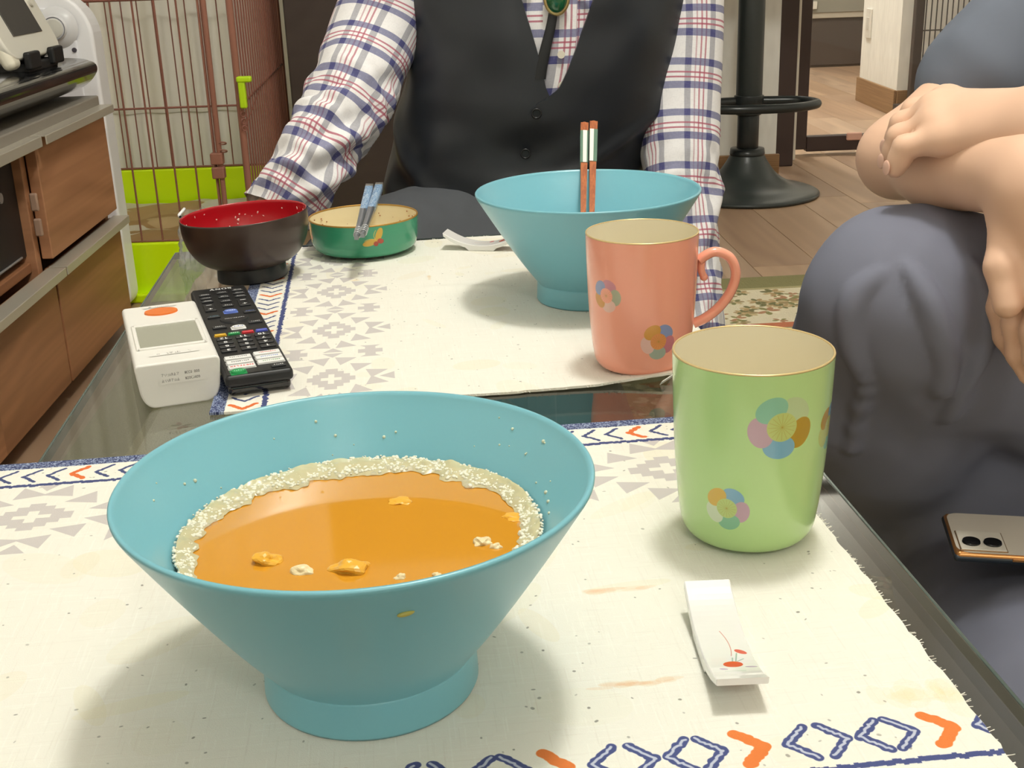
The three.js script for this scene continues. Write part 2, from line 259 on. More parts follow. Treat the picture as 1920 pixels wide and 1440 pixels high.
{ // white handheld game screen in a black cradle
  const o = thing('handheld_screen', 'white handheld game console with grey screen leaning in a black cradle', 'game console', [-0.79, 0.5215, -2.098], 0.0);
  const t = new THREE.Group(); t.name = 'tablet'; o.add(t); t.position.set(0.005, 0.02, 0); t.rotation.z = 0.42;
  const sh = new THREE.Shape(), w = 0.115, h = 0.135, r = 0.03; sh.moveTo(-w + r, 0); sh.lineTo(w - r, 0); sh.quadraticCurveTo(w, 0, w, r); sh.lineTo(w, h - r); sh.quadraticCurveTo(w, h, w - r, h); sh.lineTo(-w + r, h); sh.quadraticCurveTo(-w, h, -w, h - r); sh.lineTo(-w, r); sh.quadraticCurveTo(-w, 0, -w + r, 0);
  const g = new THREE.ExtrudeGeometry(sh, { depth: 0.014, bevelEnabled: true, bevelSize: 0.004, bevelThickness: 0.005, bevelSegments: 4 }).rotateY(Math.PI / 2);
  mesh('shell', g, phys(0xefece0, 0.22, { clearcoat: 0.4 }), t);
  mesh('screen', rbox(0.003, 0.078, 0.13, 0.001, 0.0195, 0.072, 0.0), phys(0x55534f, 0.12), t);
  mesh('grip', rbox(0.022, 0.06, 0.036, 0.01, 0.006, 0.016, 0.1), phys(0xefe9d6, 0.3), t);
  for (const z of [-0.085, 0.085]) mesh('button', new THREE.CylinderGeometry(0.008, 0.008, 0.006, 20).rotateZ(Math.PI / 2).translate(0.02, 0.085, z), std(0xdad6ca, 0.4), t);
  mesh('cradle', [rbox(0.075, 0.016, 0.14, 0.004, -0.01, 0.008, 0), rbox(0.012, 0.028, 0.05, 0.004, 0.03, 0.02, -0.055), rbox(0.012, 0.028, 0.05, 0.004, 0.03, 0.02, 0.055)], std(0x1a1b1d, 0.5), o);
}
{ // tall white appliance past the end of the cabinet
  const o = thing('air_purifier', 'tall white rounded appliance with a round dial at the cabinet end', 'appliance', [-0.998, 0, -2.487], 0);
  const sh = new THREE.Shape(), w = 0.21, h = 0.632, r = 0.085, q = 0.03; sh.moveTo(-w + q, 0.012); sh.lineTo(w - q, 0.012); sh.quadraticCurveTo(w, 0.012, w, 0.012 + q); sh.lineTo(w, h - r); sh.bezierCurveTo(w, h - r * 0.4, w - r * 0.4, h, w - r, h); sh.lineTo(-w + r, h); sh.bezierCurveTo(-w + r * 0.4, h, -w, h - r * 0.4, -w, h - r); sh.lineTo(-w, 0.012 + q); sh.quadraticCurveTo(-w, 0.012, -w + q, 0.012);
  const white = phys(0xfbfbff, 0.3);
  mesh('housing', new THREE.ExtrudeGeometry(sh, { depth: 0.046, bevelEnabled: true, bevelSize: 0.006, bevelThickness: 0.008, bevelSegments: 4 }), white, o);
  mesh('front_panel', (() => { const s = new THREE.Shape(), a = -0.17, b = 0.18, y0 = 0.05, y1 = 0.605, k = 0.06; s.moveTo(a, y0); s.lineTo(b, y0); s.lineTo(b, y1 - k); s.quadraticCurveTo(b, y1, b - k, y1); s.lineTo(a, y1); s.lineTo(a, y0); return new THREE.ExtrudeGeometry(s, { depth: 0.003, bevelEnabled: true, bevelSize: 0.003, bevelThickness: 0.002, bevelSegments: 2 }).translate(0, 0, 0.053); })(), std(0xf0f0f6, 0.4), o);
  const dial = mesh('dial', lathe([[0.001, 0.02], [0.018, 0.02], [0.021, 0.018], [0.022, 0.012], [0.024, 0.011], [0.03, 0.01], [0.038, 0.002], [0.04, 0]], 48).rotateX(Math.PI / 2).translate(0.151, 0.571, 0.057), std(0xdfdfe2, 0.35), o);
  mesh('dial_face', lathe([[0.001, 0.0225], [0.0155, 0.0225], [0.018, 0.0205]], 40).rotateX(Math.PI / 2).translate(0.151, 0.571, 0.057), std(0xd3d1c8, 0.45), dial);
  mesh('dial_ring', new THREE.TorusGeometry(0.0205, 0.0009, 8, 48).translate(0.151, 0.571, 0.0765), std(0x8d8d92, 0.4), dial);
  mesh('sensor_hole', new THREE.CylinderGeometry(0.0045, 0.0045, 0.004, 20).rotateX(Math.PI / 2).translate(0.178, 0.529, 0.058), std(0x4b4650, 0.5), o);
  for (const x of [-0.15, 0.15]) mesh('foot', rbox(0.06, 0.016, 0.046, 0.004, x, 0.008, 0.023), std(0xd0d0d4, 0.6), o);
}
// wire pen with a lime tray
{
  const o = thing('pet_pen', 'brown wire pet pen standing on a lime green tray', 'pet pen', [0, 0, 0]);
  const lime = std(0xdcff08, 0.32), wire = std(0x8d5a4c, 0.4), rodM = std(0x9c6a58, 0.42);
  const xl = -1.36, xr = -0.535, zf = -2.53, zb = -3.5, H = 0.615;
  const xrb = xr - 0.075, xlb = xl - 0.075;                 // the pen is turned a little with the room
  const skew = (z) => (zf - z) / (zf - zb) * -0.075;
  const slab = (a, b, c, d, y0, y1, th) => { // wall of the tray between two floor points
    const A = V(a, 0, b), B = V(c, 0, d), L = A.distanceTo(B); return at(rbox(L, y1 - y0, th, 0.005), (a + c) / 2, (y0 + y1) / 2, (b + d) / 2, 0, -Math.atan2(d - b, c - a), 0);
  };
  mesh('tray_front', slab(xl, zf, xr, zf, 0.0, 0.125, 0.02), lime, o);
  mesh('tray_back', slab(xlb, zb, xrb, zb, 0.0, 0.12, 0.02), lime, o);
  mesh('tray_side', slab(xr, zf, xrb, zb, 0.0, 0.12, 0.02), lime, o);
  mesh('tray_side', slab(xl, zf, xlb, zb, 0.0, 0.12, 0.02), lime, o);
  mesh('tray_floor', box(0.86, 0.012, 0.98, (xl + xrb) / 2, 0.008, (zf + zb) / 2), lime, o);
  mesh('tray_lip', slab(xl, zf + 0.016, xr, zf + 0.016, 0.0, 0.02, 0.03), lime, o);
  const pitch = 0.0437;
  for (let x = -0.597; x > xl; x -= pitch) mesh('bar', rod([x, 0.12, zf], [x, H, zf], 0.0021, 7), wire, o);
  for (let x = -0.645; x > xlb; x -= pitch) mesh('bar', rod([x, 0.12, zb], [x, H, zb], 0.0019, 7), wire, o);
  for (let k = 0; k <= 22; k++) { const z = lerp(zf, zb, k / 22); mesh('bar', rod([xr + skew(z), 0.12, z], [xr + skew(z), H, z], 0.0023, 7), wire, o); }
  for (const [a, b, r] of [[[xl, H, zf], [xr, H, zf], 0.0034], [[xl, 0.402, zf - 0.004], [xr, 0.402, zf - 0.004], 0.0022], [[xlb, H, zb], [xrb, H, zb], 0.003], [[xlb, 0.123, zb], [xrb, 0.123, zb], 0.003], [[xr, H, zf], [xrb, H, zb], 0.0034], [[xr, 0.40, zf], [xrb, 0.40, zb], 0.0024], [[xr, 0.126, zf], [xrb, 0.126, zb], 0.003], [[xl, 0.127, zf], [xr, 0.127, zf], 0.002]]) mesh('crossbar', rod(a, b, r, 8), wire, o);
  mesh('corner_post', rod([xr, 0.12, zf], [xr, H + 0.004, zf], 0.007, 12), rodM, o);
  mesh('corner_post', rod([xrb, 0.12, zb], [xrb, H + 0.004, zb], 0.007, 12), rodM, o);
  const lr = mesh('latch_rod', rod([-0.5875, 0.14, zf + 0.006], [-0.5845, H, zf + 0.006], 0.0055, 14), rodM, o);
  mesh('latch_rod', rod([-0.599, 0.14, zf + 0.004], [-0.597, H, zf + 0.004], 0.0022, 8), rodM, o);
  for (const y of [0.297, 0.268]) mesh('clamp', rbox(0.026, 0.024, 0.02, 0.003, -0.592, y, zf + 0.006), rodM, lr);
  for (const y of [0.328, 0.312]) mesh('hook', new THREE.TorusGeometry(0.007, 0.0016, 8, 20).rotateX(1.1).translate(-0.577, y, zf + 0.008), rodM, lr);
  const la = mesh('latch', rbox(0.014, 0.055, 0.016, 0.004, -0.524, 0.425, zf + 0.014), std(0xc2ea1c, 0.35), o);
  mesh('latch_thumb', rbox(0.03, 0.012, 0.018, 0.004, -0.518, 0.455, zf + 0.015), std(0xc2ea1c, 0.35), la);
  for (let k = 0; k < 3; k++) mesh('hook', new THREE.TorusGeometry(0.005, 0.0014, 8, 18).rotateY(0.5).translate(-0.528, 0.385 - k * 0.014, zf + 0.01), wire, o);
  mesh('tie_wire', rod([xr - 0.0, 0.345, zf + 0.004], [xr - 0.035, 0.39, zf - 0.4], 0.0016, 6), rodM, o);
  const cm = canvas(512, 512, (x, w, h) => {
    x.fillStyle = '#d8d0b8'; x.fillRect(0, 0, w, h);
    for (let k = 0; k < 34; k++) { x.fillStyle = ['#bb9a68', '#a98653', '#e8e4d4', '#c4a878'][k % 4]; const cx = rnd() * w, cy = rnd() * h, R = rr(26, 74); x.beginPath(); for (let i = 0; i <= 26; i++) { const a = i / 26 * 6.2832, q = R * (1 + 0.45 * noise(Math.cos(a) * 1.6 + k * 7, Math.sin(a) * 1.6, k)); x.lineTo(cx + Math.cos(a) * q * 1.7, cy + Math.sin(a) * q * 0.8); } x.fill(); }
  });
  const pad = thing('pet_blanket', 'tan and cream camouflage patterned blanket inside the lime tray', 'blanket');
  mesh('cloth', grid((s, t) => { const z = lerp(zf - 0.03, zb + 0.03, t), x = lerp(xl + 0.03, xr - 0.03, s) + skew(z); return V(x, 0.03 + 0.012 * noise(x * 7, z * 7, 2) + 0.006 * noise(x * 22, z * 19, 5), z); }, 50, 50, (s, t) => [s * 1.1, t * 1.0]), std(0xffffff, 0.7, { map: cm, side: THREE.DoubleSide }), pad);
  mesh('hem', tube([[xl + 0.05, 0.035, zf - 0.035], [-0.9, 0.036, zf - 0.034], [xr - 0.05, 0.035, zf - 0.035]], 0.003, 20, 6), std(0xb89a6c, 0.8), pad);
}
// ---------- rug, stool, table ----------
{
  const tex = canvas(1400, 2000, (x, w, h) => {
    const flower = (cx, cy, s, cols) => { for (let k = 0; k < 7; k++) { const a = k * 0.9 + cx; x.fillStyle = cols[k % cols.length]; x.beginPath(); x.ellipse(cx + Math.cos(a) * s * 0.7, cy + Math.sin(a) * s * 0.7, s * 0.55, s * 0.3, a, 0, 7); x.fill(); } };
    x.fillStyle = '#8f8a5e'; x.fillRect(0, 0, w, h); const frame = (m, c) => { x.fillStyle = c; x.fillRect(m, m, w - 2 * m, h - 2 * m); };
    frame(62, '#b8ad80'); frame(72, '#e9dfc2'); for (let k = 0; k < 900; k++) { const side = k % 4, t = rnd(), d = rr(84, 232); const px = side === 0 ? t * w : side === 1 ? t * w : side === 2 ? d : w - d, py = side === 0 ? d : side === 1 ? h - d : t * h; if (px < 84 || py < 84 || px > w - 84 || py > h - 84) continue; flower(px, py, rr(7, 17), [['#a8936a', '#8c8a5c', '#cdb98c'], ['#b98a68', '#96915f', '#f3ead0'], ['#7c7a52', '#c9b184', '#b99d70']][k % 3]); }
    frame(240, '#c87a58'); frame(262, '#a59a6c'); for (let k = 0; k < 1500; k++) flower(rr(280, w - 280), rr(280, h - 280), rr(7, 18), [['#e6d8b4', '#c8a783', '#8f8a5e'], ['#7f7a50', '#b9a878', '#dccba0'], ['#b07a5e', '#cbb78a', '#6f6d49']][k % 3]);
  });
  const r = thing('rug', 'floral beige and olive rug under the glass table', 'rug', [0.33, 0, -1.13], 0.06);
  const fuzz = dataTex(256, (u, v) => { const n = 128 + 110 * noise(u * 128, v * 128, 2); return [n, n, n]; }, false); fuzz.repeat.set(9, 13);
  mesh('pile', (() => { const g = rbox(1.9, 0.009, 2.72, 0.004, 0, 0.0048, 0); const p = g.attributes.position, uv = g.attributes.uv; for (let i = 0; i < p.count; i++) uv.setXY(i, p.getX(i) / 1.9 + 0.5, p.getZ(i) / 2.72 + 0.5); return g; })(), std(0xffffff, 0.95, { map: tex, bumpMap: fuzz, bumpScale: 0.002 }), r);
  mesh('binding', [box(1.905, 0.007, 0.012, 0, 0.0038, -1.361), box(1.905, 0.007, 0.012, 0, 0.0038, 1.361), box(0.012, 0.007, 2.72, -0.951, 0.0038, 0), box(0.012, 0.007, 2.72, 0.951, 0.0038, 0)], std(0x8d8a60, 0.9), r);
}
{
  const s = thing('bar_stool', 'black bar stool with a flared round base and footrest ring', 'stool', [0.685, 0, -3.43]);
  const k = std(0x2b302f, 0.34), k2 = std(0x24292a, 0.28);
  mesh('base', lathe(smoothPts([[0.001, 0.0], [0.19, 0.0], [0.203, 0.003], [0.204, 0.009], [0.19, 0.016], [0.13, 0.032], [0.085, 0.06], [0.058, 0.095], [0.047, 0.115]], 50), 72), std(0x363c3b, 0.32), s);
  mesh('collar', lathe([[0.03, 0.112], [0.047, 0.112], [0.049, 0.118], [0.047, 0.132], [0.03, 0.134]], 48), k2, s);
  mesh('lower_column', lathe([[0.001, 0.12], [0.03, 0.12], [0.03, 0.24], [0.001, 0.24]], 40), k2, s);
  mesh('upper_column', lathe([[0.001, 0.225], [0.0345, 0.225], [0.036, 0.228], [0.036, 0.62], [0.001, 0.62]], 40), k, s);
  mesh('gas_spring', lathe([[0.001, 0.61], [0.02, 0.61], [0.02, 0.76], [0.001, 0.76]], 30), std(0x8d9092, 0.3, { metalness: 0.8 }), s);
  mesh('footrest', tube([[-0.03, 0.262, 0], [-0.13, 0.262, 0.03], [-0.16, 0.262, 0.1], [-0.1, 0.262, 0.165], [0, 0.262, 0.18], [0.1, 0.262, 0.165], [0.165, 0.262, 0.1], [0.14, 0.262, 0.03], [0.03, 0.262, 0]], 0.0125, 80, 12), k2, s);
  mesh('footrest_collar', lathe([[0.036, 0.245], [0.041, 0.247], [0.041, 0.277], [0.036, 0.279]], 40), k2, s);
  mesh('seat', lathe(smoothPts([[0.001, 0.75], [0.17, 0.755], [0.2, 0.77], [0.205, 0.8], [0.19, 0.82], [0.001, 0.81]], 40), 60), std(0x1e1f21, 0.5), s);
}
const GLASS = T - 0.003;
{
  const t = thing('glass_table', 'low glass-topped table carrying the bowls and mugs', 'table', [-0.0663, 0, -0.748], 0.095);
  mesh('glass_top', rbox(0.47, 0.008, 1.082, 0.0012, 0, GLASS - 0.004, 0), phys(0xd3d8d6, 0.03, { transmission: 1, thickness: 0, ior: 2.2 }), t);
  const edge = phys(0x5d6d68, 0.12, { transmission: 0.3, thickness: 0 });
  mesh('glass_edge', [rbox(0.0024, 0.0076, 1.0836, 0.0008, 0.2354, GLASS - 0.004, 0), rbox(0.0024, 0.0076, 1.0836, 0.0008, -0.2354, GLASS - 0.004, 0), rbox(0.47, 0.0076, 0.0024, 0.0008, 0, GLASS - 0.004, 0.5418), rbox(0.47, 0.0076, 0.0024, 0.0008, 0, GLASS - 0.004, -0.5418)], edge, t);
  const blk = std(0x1a1b1c, 0.35);
  for (const [x, z] of [[-0.12, -0.36], [0.13, -0.36], [-0.12, 0.36], [0.13, 0.36]]) {
    const l = mesh('leg', rod([x, 0.0098, z], [x, GLASS - 0.012, z], 0.014, 18), blk, t);
    mesh('leg_pad', new THREE.CylinderGeometry(0.026, 0.026, 0.004, 24).translate(x, GLASS - 0.0105, z), std(0x8f9294, 0.25, { metalness: 0.8 }), l);
  }
  mesh('stretcher', [rod([-0.12, 0.12, -0.36], [-0.12, 0.12, 0.36], 0.008, 12), rod([0.13, 0.12, -0.36], [0.13, 0.12, 0.36], 0.008, 12)], blk, t);
}
// ---------- place mats ----------
const MU = 0.48, MV = 0.372, MS = 4200;
const matCanvas = (salt, stains) => canvas(Math.round(MU * MS), Math.round(MV * MS), (x, w, h) => {
  const p = (m) => m * MS; seed = salt;
  x.fillStyle = '#f3f0e5'; x.fillRect(0, 0, w, h);
  for (let k = 0; k < 5200; k++) { const a = rnd(); x.fillStyle = a < 0.5 ? 'rgba(255,254,246,0.25)' : 'rgba(222,218,202,0.15)'; const v = rnd() < 0.5; x.fillRect(rnd() * w, rnd() * h, v ? 2 : rr(20, 90), v ? rr(20, 90) : 2); }
  for (let k = 0; k < 46; k++) { x.fillStyle = `rgba(236,228,196,${rr(0.1, 0.3)})`; x.beginPath(); x.ellipse(rnd() * w, rnd() * h, rr(20, 110), rr(14, 60), rnd() * 3, 0, 7); x.fill(); }
  for (let k = 0; k < 340; k++) { x.fillStyle = `rgba(96,92,84,${rr(0.25, 0.6)})`; x.beginPath(); x.ellipse(rnd() * w, rnd() * h, rr(1.2, 3.2), rr(1.2, 4.5), rnd() * 3, 0, 7); x.fill(); }
  // aztec band
  const grey = '#cfc9c6', cv = 0.0815; x.fillStyle = grey;
  const poly = (pts, c = grey) => { x.fillStyle = c; x.beginPath(); pts.forEach(([a, b], i) => (i ? x.lineTo(p(a), p(b)) : x.moveTo(p(a), p(b)))); x.fill(); };
  for (let k = -1; k < 5; k++) {
    const cu = 0.065 + k * 0.121, A = 0.047, B = 0.034;
    for (const su of [-1, 1]) for (const sv of [-1, 1]) for (const q of [0.16, 0.5, 0.84]) { // triangles round the pale diamond
      const e = 0.013, bu = cu + su * A * (1 - q), bv = cv + sv * B * q; poly([[bu - su * 0.0095, bv + sv * 0.0085 * 0.55 - sv * 0.004], [bu + su * 0.0095, bv - sv * 0.0045 + sv * 0.001], [bu + su * 0.0065, bv + sv * e]]);
    }
    for (const sv of [-1, 1]) poly([[cu - 0.008, cv + sv * (B + 0.012)], [cu + 0.008, cv + sv * (B + 0.012)], [cu, cv + sv * (B + 0.001)]]);
    for (const su of [-1, 1]) poly([[cu + su * (A + 0.012), cv - 0.008], [cu + su * (A + 0.012), cv + 0.008], [cu + su * (A + 0.002), cv]]);
    for (const [a, b] of [[0.0225, 0.0045], [0.0165, 0.009], [0.0105, 0.0135], [0.0045, 0.0175]]) poly([[cu - a, cv - b], [cu + a, cv - b], [cu + a, cv + b], [cu - a, cv + b]]); // stepped diamond
    poly([[cu - 0.0105, cv - 0.0022], [cu + 0.0105, cv - 0.0022], [cu + 0.0105, cv + 0.0022], [cu - 0.0105, cv + 0.0022]], '#f3f0e5'); poly([[cu - 0.003, cv - 0.0075], [cu + 0.003, cv - 0.0075], [cu + 0.003, cv + 0.0075], [cu - 0.003, cv + 0.0075]], '#f3f0e5');
    for (const sv of [-1, 1]) { const mu = cu + 0.0605, mv = cv + sv * 0.029; // little crosses between the diamonds
      poly([[mu - 0.0135, mv - 0.004], [mu + 0.0135, mv - 0.004], [mu + 0.0135, mv + 0.004], [mu - 0.0135, mv + 0.004]]); poly([[mu - 0.0045, mv - 0.0095], [mu + 0.0045, mv - 0.0095], [mu + 0.0045, mv + 0.0095], [mu - 0.0045, mv + 0.0095]]); poly([[mu - 0.0135, mv - 0.008], [mu - 0.006, mv], [mu - 0.0135, mv + 0.008]]); poly([[mu + 0.0135, mv - 0.008], [mu + 0.006, mv], [mu + 0.0135, mv + 0.008]]); }
  }
  // chevron band
  x.lineCap = 'round'; x.lineJoin = 'round';
  const rough = (pts, c, lw) => { x.strokeStyle = c; x.lineWidth = lw; x.beginPath(); let first = true; for (let i = 0; i < pts.length - 1; i++) for (let t = 0; t <= 1; t += 0.1) { const a = p(lerp(pts[i][0], pts[i + 1][0], t)) + rr(-2.2, 2.2), b = p(lerp(pts[i][1], pts[i + 1][1], t)) + rr(-2.2, 2.2); first ? x.moveTo(a, b) : x.lineTo(a, b); first = false; } x.stroke(); };
  for (let k = 0; k < 36; k++) { const u = 0.0045 + k * 0.0143, o = k % 4 === 1; rough([[u - 0.0085, 0.0132], [u, 0.0222], [u - 0.0085, 0.0308]], o ? '#e4743c' : '#46507c', p(o ? 0.0033 : 0.0022)); }
  x.fillStyle = '#454e7e'; for (let a = 0; a < w; a += 7) x.fillRect(a, p(0.0345) + rr(-3, 3), 8, p(0.0036) + rr(-2, 2));
  // denim edge
  x.fillStyle = '#4a567f'; x.fillRect(0, 0, w, p(0.0098)); for (let k = 0; k < 9000; k++) { x.fillStyle = rnd() < 0.55 ? 'rgba(178,190,214,0.8)' : 'rgba(46,54,92,0.9)'; x.fillRect(rnd() * w, rnd() * p(0.0095), rr(2, 5), rr(2, 4)); }
  // front band of larger open chevrons
  const v0 = MV - 0.028, hh = 0.0095;
  for (let k = -1; k < 8; k++) {
    const u = 0.0 + k * 0.076, br = (du, dir, c, lw) => { rough([[u + du + dir * 0.009, v0 - hh], [u + du, v0], [u + du + dir * 0.009, v0 + hh]], c, lw); };
    br(0.012, 1, '#e8813f', p(0.0052)); br(0.028, 1, '#4a5488', p(0.0042)); br(0.028, 1, '#c3c8da', p(0.0012)); br(0.05, -1, '#4a5488', p(0.0042)); br(0.05, -1, '#c3c8da', p(0.0012)); br(0.055, 1, '#4a5488', p(0.0042)); br(0.055, 1, '#c3c8da', p(0.0012)); br(0.079, -1, '#4a5488', p(0.0042)); br(0.079, -1, '#c3c8da', p(0.0012));
  }
  x.fillStyle = '#4a5488'; for (let a = 0; a < w; a += 7) x.fillRect(a, h - p(0.0125) + rr(-3, 3), 8, p(0.003));
  for (const [u, v, a, b, c] of stains) { for (let k = 0; k < 14; k++) { x.fillStyle = c; x.beginPath(); x.ellipse(p(u) + rr(-0.8, 0.8) * p(a), p(v) + rr(-0.4, 0.4) * p(b), p(a) * rr(0.12, 0.34), p(b) * rr(0.35, 0.7), rr(-0.1, 0.1), 0, 7); x.fill(); } }
});
const matUV = (m, x, z) => { const c = Math.cos(m.turn), s = Math.sin(m.turn), dx = x - m.x, dz = z - m.z; return [dx * c - dz * s, -(dx * s + dz * c)]; };
const weave = dataTex(128, (u, v, i, j) => { const a = ((i >> 1) + (j >> 1)) % 2 ? 150 : 100, n = noise(u * 64, v * 64) * 40; return [a + n, a + n, a + n]; }, false); weave.repeat.set(26, 20);
function makeMat(m, label, stains, lift) {
  const o = thing('place_mat', label, 'place mat', [m.x, T, m.z], m.turn, 'woven place mats');
  const tex = matCanvas(m.salt, stains), mat = std(0xffffff, 0.93, { map: tex, bumpMap: weave, bumpScale: 0.00035 }), wob = (u, v) => 0.0012 * (noise(u * 90, v * 3, m.salt) * sstep(0, 0.02, v) * 0) + lift(u, v);
  const eu = (v) => 0.0009 * noise(v * 160, 3.3, m.salt);
  const f = (u, v, d) => { const a = u + (u < 0.01 || u > MU - 0.01 ? eu(v) : 0); return V(a, wob(u, v) - d, -v); };
  const NU = 120, NV = 96, uvf = (s, t) => [s, 1 - t];
  const top = grid((s, t) => f(s * MU, t * MV, 0), NU, NV, uvf); // u to +x, v to -z: facing up
  const bot = grid((s, t) => f(s * MU, (1 - t) * MV, 0.0018), NU, NV, (s, t) => [s, t]);
  const side = [grid((s, t) => f(s * MU, 0, 0.0018 * t), NU, 1, (s) => [s, 0.999]), grid((s, t) => f((1 - s) * MU, MV, 0.0018 * t), NU, 1, (s) => [1 - s, 0.001]), grid((s, t) => f(0, (1 - s) * MV, 0.0018 * t), NV, 1, (s) => [0.001, s]), grid((s, t) => f(MU, s * MV, 0.0018 * t), NV, 1, (s) => [0.999, 1 - s])];
  mat.side = THREE.DoubleSide;
  mesh('cloth', [top, bot, ...side], mat, o);
  const fr = []; seed = m.salt + 5; // loose threads at the two raw ends
  for (const e of [0, 1]) for (let k = 0; k < 150; k++) { const v = rr(0.012, MV - 0.002), u = e * MU, dir = e ? 1 : -1, L = rr(0.0008, 0.0028), y = wob(u, v) - 0.0008, q = rr(-0.0012, 0.0012); fr.push(rod([u - dir * 0.001, y, -v], [u + dir * L, y + rr(-0.0004, 0.0012), -v + q], 0.00022, 4)); }
  const fm = mesh('fringe', fr, std(0xf4f1e6, 0.95), o); fm.userData.kind = 'stuff';
  return o;
}
const M1 = { x: 0.146, z: -0.741, turn: Math.PI + 0.098, salt: 101 }, M2 = { x: -0.2585, z: -1.25, turn: -Math.PI / 2 + 0.108, salt: 202 };
{
  const s1 = matUV(M1, 0.0465, -0.514), s2 = matUV(M1, 0.047, -0.4357), s3 = matUV(M1, 0.16, -0.42), s4 = matUV(M2, -0.0744, -1.1125), s5 = matUV(M2, -0.145, -1.115);
  makeMat(M1, 'cream woven place mat under the soup-filled bowl and green mug', [[...s1, 0.019, 0.0034, 'rgba(236,190,150,0.16)'], [...s2, 0.02, 0.003, 'rgba(232,184,140,0.2)'], [...s3, 0.02, 0.012, 'rgba(244,214,150,0.10)']],
    (u, v) => { const c = 0.19 - 0.10 * (u - 0.28); return 0.0030 * Math.exp(-(((v - c) / 0.0075) ** 2)) * sstep(0.34, 0.42, u) + 0.0006 * noise(u * 14, v * 14, 5); });
  const o = makeMat(M2, 'cream woven place mat under the pink mug and the empty blue bowl', [[...s4, 0.009, 0.003, 'rgba(226,196,150,0.14)'], [...s5, 0.008, 0.006, 'rgba(236,214,160,0.12)']],
    (u, v) => { const c = 0.20 + 0.12 * (v - 0.2); return 0.0024 * Math.exp(-(((u - c) / 0.008) ** 2)) * sstep(0.12, 0.2, v) * (1 - sstep(0.215, 0.235, v)) + 0.006 * sstep(0.452, 0.48, u) * sstep(0.26, 0.34, v) + 0.0005 * noise(u * 14, v * 14, 8); });
  const tg = mesh('care_tag', [rbox(0.005, 0.0006, 0.012, 0.0002)], std(0xfbfaf4, 0.5), o, [0.481, 0.0005, -0.318]); tg.rotation.set(0.3, 0.5, 0.7); tg.userData.label = 'tiny white care tag at the mat corner';
}
// ---------- blue bowls and the soup ----------
const mBlue = phys(0x7cbdcc, 0.33, { clearcoat: 0.15, clearcoatRoughness: 0.25 });
function blueBowl(label, pos) {
  const b = thing('blue_bowl', label, 'bowl', pos);
  const outer = smoothPts([[0.0445, 0.0165], [0.0475, 0.0205], [0.0565, 0.0325], [0.0695, 0.0515], [0.083, 0.0725], [0.0948, 0.0915]], 40);
  mesh('body', lathe([...outer, [0.0957, 0.0932], [0.0958, 0.0943], [0.0951, 0.0952], [0.0938, 0.0950], [0.0928, 0.0935], ...smoothPts([[0.092, 0.092], [0.0735, 0.0668], [0.054, 0.038], [0.042, 0.025], [0.03, 0.0215], [0.001, 0.021]], 40)], 128), mBlue, b);
  mesh('foot', lathe([[0.040, 0.018], [0.0445, 0.0172], [0.0447, 0.0155], [0.0453, 0.0015], [0.0446, 0.0], [0.0415, 0.0], [0.041, 0.001], [0.0385, 0.016], [0.001, 0.0175]], 96), mBlue, b);
  return b;
}
const B1 = [-0.0639, T + 0.0003, -0.4465], B2 = [0.0699, T + 0.0003, -1.0252];
blueBowl('matte blue flared bowl filled with orange soup', B1);
blueBowl('empty matte blue flared bowl with brown chopsticks leaning inside', B2);
